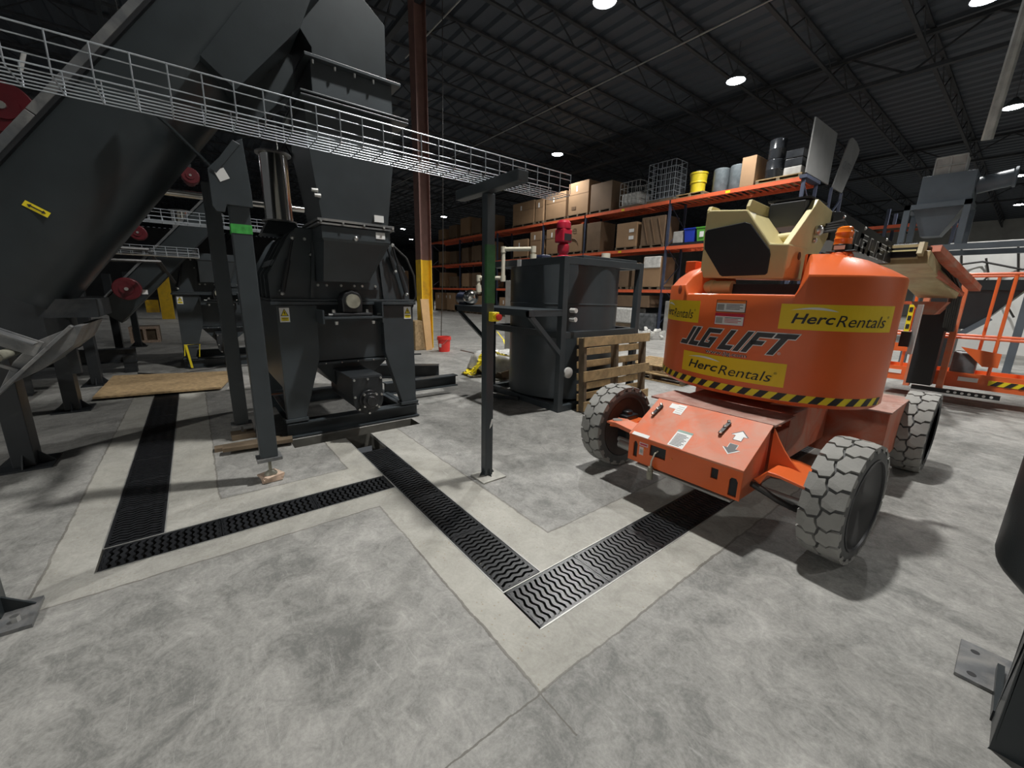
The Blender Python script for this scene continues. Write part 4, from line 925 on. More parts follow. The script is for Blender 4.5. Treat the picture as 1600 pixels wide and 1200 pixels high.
b = MB(); b.bar((-.80, 6.6, 2.08), (-.52, 8.2, 1.68), .10, .07); b.bar((-.95, 6.5, 2.03), (-.62, 8.0, 1.60), .05, .05); b.build('upper_link', M['oranged'], JL)
b = MB()
for k in range(6): b.tube([(-1.05+.03*k, 6.3, 2.12), (-.95+.03*k, 6.8, 2.07), (-.85+.03*k, 7.4, 1.90), (-.72+.02*k, 8.0, 1.62), (-.74+.02*k, 8.4, 1.1)], .016, 6)
b.build('hose_chain', M['cable'], JL)
b = MB(); b.prism([(-1.05, 1.50), (-.70, 1.50), (-.80, 1.33), (-.92, 1.33)], 'y', 7.75, 8.3); b.build('rotator_bracket', M['oranged'], JL)
b = MB(); b.box(-.98, -.72, 8.35, 8.62, .30, 1.5); b.build('leveling_mast', M['black'], JL)
# platform basket
pf = MB(); pf.box(-1.48, .42, 8.9, 9.7, .26, .285)
for (x_) in (-1.48, .40): pf.box(x_, x_+.02, 8.9, 9.7, .285, .45)
pf.box(-1.48, .42, 9.68, 9.7, .285, .45); pf.box(-1.48, .42, 8.88, 8.9, .26, .48)
pl = pf.build('platform', M['orange'], JL)
for z0, z1 in ((1.87, 1.90), (.96, .99)):
    r_ = MB(); r_.tube([(-1.46, 8.92, z1), (.40, 8.92, z1), (.40, 9.68, z1), (-1.46, 9.68, z1), (-1.46, 8.92, z1)], .019, 8); r_.build('guard_rail', M['orange'], pl)
for x_, y_ in ((-1.46, 8.92), (-.22, 8.92), (.40, 8.92), (-1.46, 9.68), (.40, 9.68), (-1.15, 8.92), (-.4, 9.68)): MB().tube([(x_, y_, .28), (x_, y_, 1.88)], .02, 8).build('rail_post', M['orange'], pl)
for x_ in (-1.02, -.66): MB().box(x_-.035, x_+.035, 8.74, 8.86, .20, 1.86).build('mast_channel', M['orangef'], pl)
MB().prism([(-.55, .86), (-.15, .80), (-.15, .60), (-.30, .60)], 'y', 8.86, 8.875).build('corner_gusset', M['orange'], pl)
MB().prism([(-1.35, .86), (-1.18, .84), (-1.05, .72), (-1.35, .72)], 'y', 8.86, 8.875).build('corner_gusset', M['orange'], pl)
b = MB(); b.box(-.50, -.30, 8.865, 8.88, .36, .42); b.box(-1.30, -1.12, 8.865, 8.88, .36, .42); b.build('platform_placard', M['white'], pl)
MB().box(-.20, .42, 8.868, 8.88, .34, .41).build('platform_hazard_stripe', M['tapey'], pl); b = MB(); x_ = -.18
while x_ < .38: b.prism([(x_, .34), (x_+.06, .34), (x_+.12, .41), (x_+.06, .41)], 'y', 8.86, 8.868); x_ += .13
b.build('platform_hazard_bars', M['ink'], pl)
b = MB(); b.box(-.62, -.36, 8.95, 9.2, .30, .78); b.build('control_box_cover', M['filmd'], pl, bevel=.03)
b = MB(); b.box(-.95, -.05, 8.70, 8.76, .17, .23); b.build('step_grate', M['black'], pl)
b = MB()
for k in range(7): b.cyl((-.55+k*.07, 8.695, .20), (-.55+k*.07, 8.70, .20), .018, n=10)
b.build('step_grate_holes', M['white'], pl)
b = MB(); b.box(-1.2, -1.14, 8.83, 8.85, .9, 1.45); p_ = b.build('caution_strip', M['tapey'], pl)
b = MB()
for k in range(4): b.box(-1.19, -1.15, 8.82, 8.83, .95+k*.13, 1.02+k*.13)
b.build('caution_print', M['ink'], p_)
MB().box(-.475, -.45, 3.78, 3.83, 1.15, 1.48).build('side_mirror_plate', M['white'], JL); MB().box(-.52, -.47, 3.75, 3.80, 1.2, 1.3).build('mirror_bracket', M['black'], JL)
# ================================================================ SQUARE FRAMED TANK
TK = thing('framed_tank', 'round dark tank inside a square steel frame, behind the tray post', 'tank', (-4.31, 4.32, 0))
fx0, fx1, fy0, fy1 = -5.10, -3.52, 3.53, 5.12; q = .085
for x_, y_ in ((fx0, fy0), (fx1-q, fy0), (fx0, fy1-q), (fx1-q, fy1-q)): MB().box(x_, x_+q, y_, y_+q, 0, 1.94).build('frame_leg', M['slategrey'], TK, bevel=.004)
for z0, z1, in ((1.855, 1.94), (.95, 1.035), (0, .085)):
    b = MB()
    for y_ in (fy0, fy1-q): b.box(fx0+q, fx1-q, y_+.002, y_+q-.002, z0, z1-.001)
    for x_ in (fx0, fx1-q): b.box(x_+.002, x_+q-.002, fy0+q, fy1-q, z0, z1-.001)
    b.build('frame_ring', M['slategrey'], TK, bevel=.003)
b = MB(); b.lathe([(.78, .10), (.78, 1.93), (.77, 1.94), (.77, 1.90), (0, 1.90)], (-4.31, 4.325, 0), 'z', 56); b.lathe([(.783, 1.36), (.786, 1.37), (.783, 1.38)], (-4.31, 4.325, 0), 'z', 56)
b.build('tank_shell', M['slategrey'], TK, angle=30)
b = MB(); b.box(-4.75, -3.9, 4.0, 4.7, 1.94, 1.99); b.box(-4.1, -3.56, 3.9, 5.0, 1.94, 1.975); b.build('lid_plate', M['slategrey'], TK, bevel=.004)
for (y_, z_) in ((3.66, .66), ): pass
b = MB(); b.lathe([(.05, -3.53), (.07, -3.52), (.07, -3.49), (.045, -3.48), (0, -3.48)], (0, 3.80, .53), 'x', 18); b.xf(Matrix.Translation((-.03, -.10, -.02))); b.build('lower_nozzle', M['film'], TK)
b = MB(); b.cyl((-3.56, 3.72, 1.30), (-3.47, 3.72, 1.30), .03, n=12); b.cyl((-3.56, 3.72, 1.19), (-3.47, 3.72, 1.19), .03, n=12); b.build('upper_nozzle', M['film'], TK)
MB().box(-4.42, -4.34, 3.525, 3.53, 1.85, 1.94).build('paper_label', M['white'], TK)
# cantilever shelf
b = MB(); b.box(-5.2, -3.52, 3.0, 3.53, 1.30, 1.315); b.box(-5.2, -3.52, 3.0, 3.06, 1.235, 1.30)
for x_ in (-5.2, -3.58): b.box(x_, x_+.06, 3.0, 3.53, 1.235, 1.30)
b.build('shelf_top', M['slategrey'], TK, bevel=.003)
for x_ in (-5.17, -3.55): MB().bar((x_, 3.04, 1.24), (x_, 3.55, .76), .055, .055, (1, 0, 0)).build('shelf_brace', M['slategrey'], TK, bevel=.003)
MB().bar((-4.28, 3.50, .03), (-4.7, 3.25, .03), .05, .05).build('drain_pipe', M['greyd'], TK)
# mixer gearbox on the tank
t = thing('mixer_gearbox', 'red gear motor standing upright on the framed tank', 'motor', (-4.33, 4.3, 1.99))
b = MB(); b.lathe([(.09, 1.99), (.09, 2.03), (.06, 2.05), (.075, 2.07), (.085, 2.10), (.085, 2.18), (.06, 2.21)], (-4.33, 4.3, 0), 'z', 20); b.build('gear_case', M['red'], t, bevel=.004)
b = MB(); b.box(-4.42, -4.24, 4.20, 4.38, 2.21, 2.40); b.build('motor_body', M['red'], t, bevel=.02)
b = MB(); b.lathe([(.10, 2.40), (.105, 2.42), (.10, 2.48), (.07, 2.515), (0, 2.52)], (-4.33, 4.29, 0), 'z', 20); b.build('fan_cowl', M['red'], t)
b = MB(); b.box(-4.24, -4.237, 4.22, 4.36, 2.24, 2.33); b.build('terminal_cover', M['ink'], t)
# white cap and pipe
tag(MB().cyl((-4.0, 4.85, 1.975), (-4.0, 4.85, 2.09), .065, n=18).build('pipe_cap', M['pvc'], origin=(-4.0, 4.85, 1.975)), 'cream plastic pipe cap standing on the framed tank lid', 'cap')
tag(MB().box(-4.75, -4.55, 4.1, 4.3, 1.99, 2.06).build('cloth_bundle', M['motorb'], origin=(-4.65, 4.2, 1.99), bevel=.03), 'dark blue bundle lying on the tank lid', 'bundle')
t = thing('pvc_pipe', 'cream plastic pipe looping from the tank top down to the shelf pump', 'pipe', (-4.75, 3.45, 1.32))
r = .028
b = MB(); yy = 3.46
b.tube([(-4.35, 3.75, 1.95), (-4.35, 3.75, 2.09)], r, 12); b.tube([(-4.35, 3.75, 2.09), (-4.70, 3.50, 2.09)], r, 12); b.tube([(-4.70, 3.50, 2.09), (-4.70, 3.50, 1.70)], r, 12); b.tube([(-4.70, 3.50, 1.70), (-5.02, 3.30, 1.70)], r, 12); b.tube([(-5.02, 3.30, 1.74), (-5.02, 3.30, 1.47)], r, 12)
b.build('pipe_run', M['pvc'], t)
for p in ((-4.35, 3.75, 2.09), (-4.70, 3.50, 2.09), (-4.70, 3.50, 1.70), (-5.02, 3.30, 1.70)):
    b = MB(); b.cyl((p[0], p[1], p[2]-.045), (p[0], p[1], p[2]+.035), .037, n=14); b.ball(p, .038, 10); b.build('elbow', M['pvc'], t)
b = MB(); b.cyl((-4.35, 3.75, 1.94), (-4.35, 3.75, 2.02), .045, n=14); b.cyl((-5.02, 3.30, 1.50), (-5.02, 3.30, 1.60), .042, n=14); b.build('coupling', M['pvc'], t)
t = thing('pump', 'small blue pump with shiny round head on the tank shelf', 'pump', (-5.0, 3.30, 1.315))
b = MB(); b.cyl((-5.32, 3.18, 1.41), (-5.02, 3.14, 1.41), .085, n=20); b.box(-5.25, -5.05, 3.1, 3.22, 1.315, 1.35); b.build('motor_body', M['motorb'], t)
b = MB(); b.lathe([(.08, -.04), (.105, -.02), (.11, .03), (.09, .075), (.05, .10), (0, .105)], (0, 0, 0), 'x', 24); b.xf(Matrix.Translation((-4.98, 3.14, 1.425)) @ Matrix.Rotation(-.6, 4, 'Z')); b.build('pump_head', M['steel'], t)
tag(MB().box(-6.9, -6.5, 5.2, 5.5, 0, 1.75).build('control_cabinet', M['greyplastic'], origin=(-6.7, 5.3, 0), bevel=.01), 'plain grey cabinet standing behind the framed tank, left of it', 'cabinet')

# pallet leaning on the frame and pallets on the floor
def pallet_thing(name_label, loc, m='wood', group=None):
    t = thing('wooden_pallet', name_label, 'pallet', loc, group)
    X_, Y_, Z_ = loc; W_, D_ = 1.22, 1.02
    for k in range(7): MB().box(X_-W_/2, X_+W_/2, Y_-D_/2+k*(D_-.10)/6, Y_-D_/2+k*(D_-.10)/6+.10, Z_+.115, Z_+.133).build('deck_board', M[m], t)
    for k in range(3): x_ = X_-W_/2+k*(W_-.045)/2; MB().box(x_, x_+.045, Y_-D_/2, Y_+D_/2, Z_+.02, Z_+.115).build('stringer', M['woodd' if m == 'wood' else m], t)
    for k in range(3): y_ = Y_-D_/2+k*(D_-.10)/2; MB().box(X_-W_/2, X_+W_/2, y_, y_+.10, Z_, Z_+.02).build('bottom_board', M[m], t)
    return t
t = thing('wooden_pallet', 'worn wooden pallet leaning upright against the framed tank', 'pallet', (-3.42, 4.45, 0))
def lp(x_, y0, y1, z0, z1, dx, nm, m_):   # leaning pallet; x_ distance from its back plane
    lean = .07; b = MB(); b.box(-3.50+x_, -3.50+x_+dx, y0, y1, z0, z1); b.xf(Matrix.Translation((-3.50, 0, 0)) @ Matrix.Rotation(-lean, 4, 'Y') @ Matrix.Translation((3.50, 0, 0))); b.xf(Matrix.Translation((.09, 0, .012))); return b.build(nm, m_, t, bevel=.003)
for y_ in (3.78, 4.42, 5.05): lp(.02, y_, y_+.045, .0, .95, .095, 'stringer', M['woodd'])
for z_, h_ in ((.84, .12), (.40, .13), (.02, .12)): lp(.115, 3.76, 5.16, z_, z_+h_, .02, 'bottom_board', M['wood'])
for z_ in (.86, .72, .56, .41, .27, .14, .0): lp(0, 3.76, 5.12, z_, z_+.09, .018, 'deck_board', M['wood'])
pallet_thing('flat wooden pallet on the floor behind the boom lift front wheel', (-4.05, 6.9, 0)); 
pallet_thing('topmost of two flat pallets behind the boom lift front wheel', (-4.15, 7.0, .133)).rotation_euler = (0, 0, .06)

# wrapped bag with caution tape
t = thing('wrapped_bundle', 'grey plastic wrapped bundle with yellow caution tape on floor left of tank', 'bundle', (-6.15, 4.45, 0))
b = MB(); rows = []; random.seed(3)
for i in range(15):
    a = i/14; rr = []
    for k in range(25):
        ph = 2*pi*k/24; wob = 1+.07*sin(5*ph+a*7)+.05*sin(9*ph+1+a*3); h_ = .07+.33*sin(a*pi/2)**.8 ; rad = max(0.001, cos(a*pi/2))**.45
        rr.append((-6.2+.68*rad*cos(ph)*wob, 4.55+.52*rad*sin(ph)*wob, h_+.02*sin(7*ph+a*9)))
    rows.append(rr)
b.grid(rows, True); b.build('film_cover', M['film'], t, angle=180)
pr_ = MB(); pr_.box(-6.7, -5.5, 4.15, 5.0, 0, .10); pr_.build('timber_base', M['woodd'], t)
random.seed(5)
b = MB()
pth = [(-6.55, 4.15, .02), (-6.25, 3.78, .02), (-6.0, 3.80, .03), (-6.0, 3.95, .22), (-6.05, 4.08, .40), (-5.9, 4.2, .44), (-5.7, 4.2, .42), (-5.6, 4.3, .40), (-5.45, 4.4, .36)]
for off in (0, .05, -.04):
    prev = None
    for i in range(len(pth)-1):
        a_, c_ = Vector(pth[i]), Vector(pth[i+1])
        for k in range(4):
            p0 = a_.lerp(c_, k/4)+Vector((off+random.uniform(-.02, .02), random.uniform(-.02, .02), random.uniform(0, .02))); 
            if prev: b.bar(prev, p0, .05, .003, (random.uniform(-.4, .4), random.uniform(-.4, .4), 1))
            prev = p0
tp = b.build('caution_tape', M['tapey'], t)
b = MB()
for k in range(26):
    i = random.randrange(len(pth)-1); p0 = Vector(pth[i]).lerp(Vector(pth[i+1]), random.random())+Vector((random.uniform(-.04, .04), -.02, .025)); b.bar(p0, p0+Vector((random.uniform(-.05, .05), random.uniform(-.03, .03), .006)), .02, .006)
b.build('tape_print', M['ink'], tp)
b = MB(); b.bar((-5.5, 4.15, .1), (-5.25, 4.3, .2), .2, .1); b.build('cardboard_scrap', M['card2'], t)
b = MB(); pv = None
for p in ((-8.6, 6.1, .02), (-8.7, 6.15, .45), (-8.55, 6.2, .5), (-8.4, 6.3, .3), (-8.2, 6.3, .02), (-8.5, 6.1, .02)):
    if pv: b.bar(pv, p, .06, .004)
    pv = p
tag(b.build('caution_tape_scrap', M['tapey'], origin=(-8.5, 6.2, 0)), 'loose loop of yellow caution tape standing on the floor beside the red bucket', 'tape')

# bucket, board, bag by the column
t = thing('bucket', 'red plastic bucket beside the brown column', 'bucket', (-9.1, 4.93, 0))
MB().lathe([(.14, 0), (.165, .38), (.175, .38), (.172, .34), (.18, .34), (.178, .30), (.165, .30), (.17, .38), (.155, .38), (.13, .02), (0, .02)], (-9.1, 4.93, 0), 'z', 28).build('shell', M['redplastic'], t, angle=30)
b = MB(); b.lathe([(.1575, .13), (.161, .21)], (0, 0, 0), 'z', 60); MB().add([(-9.1+(.155+.0025*k)*cos(a), 4.93+(.155+.0025*k)*sin(a), .12+.09*k) for k in (0, 1) for a in (-1.45, -1.2, -.95)], [(0, 1, 4, 3), (1, 2, 5, 4)]).build('label', M['white'], t)
MB().tube([(-9.1+.18*cos(a), 4.93+.18*sin(a), .32-.16*sin((a+2.6)/2.6*pi)) for a in [-2.6+2.6*k/10 for k in range(11)]], .004, 6).build('handle', M['bolt'], t)
b = MB(); b.prism([(4.62, 0), (4.80, .01), (4.72, 1.3), (4.50, 1.3)], 'x', -9.545, -9.49); tag(b.build('lumber_board', M['ply'], origin=(-9.53, 4.72, 0)), 'clean pale board leaning on the yellow column base', 'board')
b = MB(); b.box(-9.95, -9.55, 4.35, 4.62, 0, .75); tag(b.build('wooden_guard', M['osb'], origin=(-9.8, 4.5, 0), bevel=.02), 'brown wooden guard around the column foot', 'guard')
MBx = MB().box(-9.0, -7.6, 5.35, 5.6, 0, .03); tag(MBx.build('steel_plate', M['rail'], origin=(-8.3, 5.5, 0)), 'long pale flat bar lying right of the red bucket', 'bar')
MBy = MB(); ibeam(MBy, (-6.9, 2.35, .12), (-6.3, 3.3, .12), .18, .22); tag(MBy.build('steel_beam', M['greyd'], origin=(-6.6, 2.8, 0)), 'dark steel beam lying on floor right of the shredder', 'beam')
b = MB(); b.bar((-7.2, 2.9, .26), (-7.2, 3.1, .26), .35, .08); b.box(-7.5, -6.9, 2.8, 3.1, 0, .22); b.tube([(-7.2, 3.0, .32), (-7.0, 3.3, .33)], .015, 6); tag(b.build('steel_vise', M['greyd'], origin=(-7.2, 3.0, 0)), 'dark steel fitting lying behind the loose beam', 'fitting')

# plywood sheets
tag(MB().prism([(-7.34, -1.19), (-7.16, .17), (-8.47, .47), (-9.0, -1.17)], 'z', .03, .055).build('plywood_sheet', M['osb'], origin=(-8.0, -.4, .03)), 'brown plywood sheet lying over the far end of the left trench', 'sheet')
tag(MB().prism([(-7.1, .22), (-7.0, .64), (-8.3, .85), (-8.4, .5)], 'z', 0.002, .014).build('pale_sheet', M['greyplastic'], origin=(-7.7, .5, 0)), 'thin pale panel lying right of the brown plywood sheet', 'sheet')
b = MB(); b.box(-7.5, -7.4, -1.1, .1, .0, .03); b.box(-8.8, -8.7, -1.1, .3, .0, .03); tag(b.build('batten', M['woodd'], origin=(-8, -.5, 0)), 'dark batten under the brown plywood sheet', 'batten') if False else None

# ================================================================ PALLET RACK
RY = 15.6; UX = [-5.2, -9.75, -14.25, -17.3, -21.6, -26.2, -30.5]; LV = [1.76, 3.48, 5.25]
rk = thing('pallet_rack', 'long pallet rack with orange beams and dark blue uprights across the back', 'rack', (-15, RY, 0))
for x_ in UX:
    b = MB()
    for y_ in (RY, RY+1.15): b.box(x_-.045, x_+.045, y_-.04, y_+.04, 0, 5.24)
    n = 6
    for k in range(n): z0 = .3+k*.8; b.bar((x_, RY, z0), (x_, RY+1.15, z0+.85) if k % 2 == 0 else (x_, RY, z0+.001), .03, .03) if k % 2 == 0 else b.bar((x_, RY+1.15, z0), (x_, RY, min(5.2, z0+.8)), .03, .03)
    b.build('upright_frame', M['rackb'], rk)
for i in range(len(UX)-1):
    for z in LV:
        for y_ in (RY-.05, RY+1.18): 
            bm_ = MB().box(UX[i+1]+.045, UX[i]-.045, y_-.025, y_+.025, z-.13, z); bm_.build('beam', M['rack'], rk)
        b = MB(); x_ = UX[i+1]+.2
        while x_ < UX[i]-.1: b.box(x_, x_+.04, RY-.02, RY+1.15, z-.06, z-.02); x_ += .22
        b.build('deck_bars', M['rack'], rk)
        if i < 3: MB().box((UX[i]+UX[i+1])/2-.1, (UX[i]+UX[i+1])/2+.06, RY-.079, RY-.0755, z-.11, z-.03).build('yellow_tag', M['tapey'], rk)
b = MB(); b.box(-5.3, -5.1, RY-.1, RY+1.2, 5.2, 5.3); b.build('end_plate', M['rackb'], rk)

def carton(x0, x1, z0, z1, label, m='card', y0=RY-.08, d=1.1, pallet=True, marks=True, group=None):
    t = thing('cardboard_carton', label, 'carton', ((x0+x1)/2, y0+d/2, z0), group)
    zz = z0
    if pallet:
        b = MB()
        for k in range(3): xx = x0+k*(x1-x0-.1)/2; b.box(xx, xx+.1, y0, y0+d, z0+.02, z0+.10)
        b.box(x0, x1, y0, y0+d, z0+.10, z0+.12); b.box(x0, x1, y0, y0+d, z0, z0+.02); b.build('pallet', M['woodd'], t); zz = z0+.12
    MB().box(x0+.02, x1-.02, y0+.02, y0+d-.02, zz, z1).build('box_body', M[m], t, bevel=.01)
    if marks:
        MB().box(x0+(x1-x0)*.38, x0+(x1-x0)*.38+.09, y0+.012, y0+.019, z1-.42, z1-.18).build('shipping_label', M['white'], t)
        MB().box(x1-.019, x1-.012, y0+.3, y0+.4, z1-.40, z1-.2).build('shipping_label', M['white'], t)
        MB().box(x0+.02, x1-.02, y0+.014, y0+.02, zz+(z1-zz)*.62, zz+(z1-zz)*.62+.012).build('lid_seam', M['tape'], t)
    return t
L3, L2, L1 = 5.25, 3.48, 1.76
carton(-20.0, -18.05, L3, 6.55, 'large plain carton, leftmost on the rack top level')
carton(-17.98, -17.30, L3, 6.5, 'narrow carton second from left on the rack top level')
carton(-17.15, -15.6, L3, 6.6, 'carton with a dark seam, third from left on the rack top level')
t = carton(-15.45, -14.1, L3, 6.85, 'tallest brown carton on the rack top level, under the hanging lamp')
MB().box(-15.2, -14.9, RY-.073, RY-.066, 5.6, 5.75).build('fragile_print', M['tape'], t)
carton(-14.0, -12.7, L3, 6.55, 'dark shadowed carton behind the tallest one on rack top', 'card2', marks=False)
t = thing('wire_cage', 'wire cage half filled with grey film bundle, rack top level', 'cage', (-11.75, RY+.4, L3))
def cage(t, x0, x1, y0, y1, z0, z1, nx, nz, m_='zinc'):
    b = MB()
    for k in range(nx+1):
        x_ = x0+(x1-x0)*k/nx
        for y_ in (y0, y1): b.bar((x_, y_, z0), (x_, y_, z1), .016, .016)
    for k in range(nz+1):
        z_ = z0+(z1-z0)*k/nz
        for y_ in (y0, y1): b.bar((x0, y_, z_), (x1, y_, z_), .016, .016)
        for x_ in (x0, x1): b.bar((x_, y0, z_), (x_, y1, z_), .016, .016)
    for k in range(3):
        y_ = y0+(y1-y0)*k/2
        for x_ in (x0, x1): b.bar((x_, y_, z0), (x_, y_, z1), .016, .016)
    b.build('cage_wires', M[m_], t)
cage(t, -12.25, -11.25, RY-.05, RY+.9, L3+.1, 6.30, 5, 4, 'rail'); MB().box(-12.22, -11.3, RY, RY+.85, L3+.1, L3+.62).build('film_fill', M['film'], t, bevel=.1)
MB().box(-12.25, -11.25, RY-.05, RY+.95, L3, L3+.09).build('pallet', M['woodd'], t)
t = thing('wire_cage', 'empty tall wire cage leaning back on rack top level', 'cage', (-10.2, RY+.3, L3)); cage(t, -10.85, -9.65, RY-.05, RY+.75, L3+.12, 6.75, 6, 6); MB().box(-10.85, -9.65, RY-.05, RY+.75, L3, L3+.1).build('pallet', M['woodd'], t)
MB().box(-10.8, -9.7, RY+.8, RY+.9, L3+.1, 6.5).build('cage_backing', M['filmd'], t)
def pal(x0, x1, z0, label, y0=RY-.08, d=1.1):
    t = thing('wooden_pallet', label, 'pallet', ((x0+x1)/2, y0+d/2, z0)); b = MB()
    for k in range(3): xx = x0+k*(x1-x0-.1)/2; b.box(xx, xx+.1, y0, y0+d, z0+.02, z0+.10)
    b.build('stringers', M['woodd'], t); b = MB(); b.box(x0, x1, y0, y0+d, z0+.10, z0+.125); b.build('deck', M['wood'], t); b = MB(); b.box(x0, x1, y0, y0+d, z0, z0+.02); b.build('bottom_boards', M['wood'], t)
pal(-9.5, -8.4, L3, 'light pallet under the yellow drum on rack top'); pal(-6.6, -5.25, L3, 'dark edged pallet under the black drum at rack top end')
t = thing('plastic_drum', 'yellow open drum standing on the rack top pallet', 'drum', (-8.85, RY+.3, L3+.125))
MB().lathe([(.26, 0), (.27, .35), (.30, .37), (.30, .40), (.29, .42), (.31, .66), (.33, .68), (.33, .74), (.29, .74), (.29, .66), (0, .66)], (-8.85, RY+.3, L3+.125), 'z', 28).build('shell', M['yelplastic'], t, angle=30)
MB().ball((-8.85, RY+.3, L3+.86), .24, 12, (1, 1, .35)).build('film_scrap', M['film'], t)
for x_, l in ((-8.05, 'cloudy grey drum right of the yellow drum'), (-7.45, 'second cloudy grey drum beside the brown sheets')):
    tag(MB().lathe([(.27, 0), (.28, .02), (.28, .82), (.25, .86), (0, .86)], (x_, RY+.45, L3+.01), 'z', 24).build('plastic_drum', M['clear'], origin=(x_, RY+.45, L3)), l, 'drum')
carton(-7.15, -6.65, L3, 6.2, 'brown carton between grey drums and black drums on rack top', marks=False, pallet=False)
for k, (z_, r_, l) in enumerate(((L3+.125, .27, 'glossy black drum, lower one at the rack top end'), (L3+.125+.62, .25, 'glossy black drum stacked on top at the rack top end'))):
    tag(MB().lathe([(r_*.95, 0), (r_, .03), (r_, .28), (r_*1.04, .30), (r_, .32), (r_, .58), (r_*.9, .61), (0, .61)], (-6.2, RY+.3, z_), 'z', 28).build('plastic_drum', M['drum'], origin=(-6.2, RY+.3, z_)), l, 'drum')
for k in range(3):
    z_ = L3+.125+k*.25; tag(MB().box(-5.82, -5.32, RY+.0, RY+.5, z_, z_+.24).build('storage_crate', M['drum'] if k else M['greyplastic'], origin=(-5.57, RY+.25, z_), bevel=.02), ['pale lower crate of the stack at rack top end', 'black middle crate of the stack at rack top end', 'black upper crate of the stack at rack top end'][k], 'crate')
# grey boards at the rack end with stencilled word
t = thing('sign_board', 'tall flat grey board standing upright on the rack end', 'board', (-5.1, 16.5, 5.3))
b = MB(); b.prism([(15.40, 5.32), (17.58, 5.32), (17.60, 6.90), (15.45, 6.86)], 'x', -5.14, -5.10); b.build('sheet', M['board'], t)
t = thing('sign_board', 'narrow grey board with rounded top and faint stencilled letters beside the rack end', 'board', (-5.05, 18.3, 5.0))
b = MB(); b.prism([(17.80, 5.25), (18.95, 5.25), (20.0, 6.70), (20.05, 6.90), (19.6, 7.05), (19.0, 7.08), (18.75, 6.98)], 'x', -5.07, -5.03); bd = b.build('sheet', M['board'], t, bevel=.01)
text('OUTFE', 'stencil', lambda u, v_: (-5.025, u+.7*(v_-6.0), v_), M['letter'], bd, (18.40, 19.3, 5.98, 6.26), step=0)
for y_ in (17.75, 18.9): MB().box(-5.09, -5.01, y_, y_+.07, 0, 5.25).build('stand_leg', M['rackb'], t)
MB().bar((-5.05, 17.8, 4.2), (-5.05, 18.9, 5.0), .05, .05).build('stand_brace', M['rackb'], t)
# level 2
carton(-19.9, -18.5, L2, 4.55, 'brown carton far left on the rack middle level')
carton(-18.35, -17.4, L2, 4.85, 'two part carton left of the blue upright, middle level')
carton(-17.0, -15.95, L2, 4.85, 'carton with two small white labels on rack middle level')
t = carton(-15.4, -14.35, L2, 4.88, 'light carton with a large e printed on it, middle level', marks=False)
text('e', 'print', lambda u, v_: (u, RY-.066, v_), M['tape'], t, (-15.05, -14.75, 4.45, 4.72), step=0)
b = MB()
for (xx, rr) in ((-15.1, .42),): 
    pts = [(xx+rr*cos(a), RY-.068, 4.0+rr*.6*sin(a)) for a in [pi*k/12 for k in range(13)]]
    b.tube(pts, .03, 6)
b.build('arc_print', M['tape'], t)
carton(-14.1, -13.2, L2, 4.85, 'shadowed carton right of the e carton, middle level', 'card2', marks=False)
t = carton(-12.3, -11.2, L2, 4.62, 'film wrapped carton with two white labels, middle level', marks=False)
MB().box(-11.6, -11.35, RY-.073, RY-.066, 4.2, 4.34).build('shipping_label', M['white'], t); MB().box(-11.6, -11.35, RY-.073, RY-.066, 3.9, 4.05).build('shipping_label', M['white'], t)
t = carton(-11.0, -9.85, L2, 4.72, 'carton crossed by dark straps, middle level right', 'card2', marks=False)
b = MB()
for k in range(3): b.bar((-10.9+k*.35, RY-.07, 4.65), (-10.6+k*.35, RY-.07, 3.65), .012, .05, (0, 1, 0))
b.build('strap', M['tape'], t)
MBz = MB().box(-9.55, -8.0, RY-.05, RY+.9, L2, L2+.1); tag(MBz.build('black_pallet', M['drum'], origin=(-8.8, RY+.4, L2)), 'black plastic pallet under the grey, blue and green bins', 'pallet')
tag(MB().box(-9.5, -9.08, RY, RY+.5, L2+.1, L2+.55).build('storage_crate', M['greyplastic'], origin=(-9.3, RY+.2, L2+.1), bevel=.02), 'pale grey crate left of the blue bin', 'crate')
def bin_(x0, m_, l):
    t = thing('storage_bin', l, 'bin', (x0+.22, RY+.2, L2+.1)); b = MB(); frustum(b, x0+.04, x0+.40, RY, RY+.45, L2+.1, x0, x0+.44, RY-.03, RY+.5, L2+.58); b.build('tub', M[m_], t, bevel=.01); b = MB(); b.box(x0-.02, x0+.46, RY-.05, RY+.52, L2+.58, L2+.62); b.build('rim', M[m_], t)
    return t
bin_(-9.02, 'blue', 'blue plastic bin on the rack middle level'); g_ = bin_(-8.52, 'bingreen', 'green recycling bin right of the blue bin')
MB().box(-8.38, -8.22, RY-.034, RY-.03, L2+.25, L2+.45).build('sticker', M['white'], g_)
# level 1
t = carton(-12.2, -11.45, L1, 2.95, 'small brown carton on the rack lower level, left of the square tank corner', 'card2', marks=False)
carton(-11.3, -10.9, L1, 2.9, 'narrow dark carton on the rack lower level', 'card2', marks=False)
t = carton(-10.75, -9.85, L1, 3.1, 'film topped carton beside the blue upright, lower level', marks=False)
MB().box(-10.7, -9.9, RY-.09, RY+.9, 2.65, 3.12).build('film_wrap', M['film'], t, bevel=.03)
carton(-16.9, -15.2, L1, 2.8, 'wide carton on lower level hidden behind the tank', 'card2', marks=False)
random.seed(11)
dl = ['far carton on the %s level, %s place left of the tray post' % (a, c) for a in ('lower', 'middle', 'upper') for c in ('first', 'second', 'third', 'fourth', 'fifth', 'sixth')]
di = 0
for z, zz in ((L1, 'lower'), (L2, 'middle'), (L3, 'upper')):
    for x_ in (-22.7, -24.0, -25.4, -27.1, -28.8):
        wd = random.uniform(.9, 1.25); carton(x_-wd/2, x_+wd/2, z, z+random.uniform(.8, 1.25), dl[di], 'card2' if random.random() < .6 else 'card', marks=False); di += 1
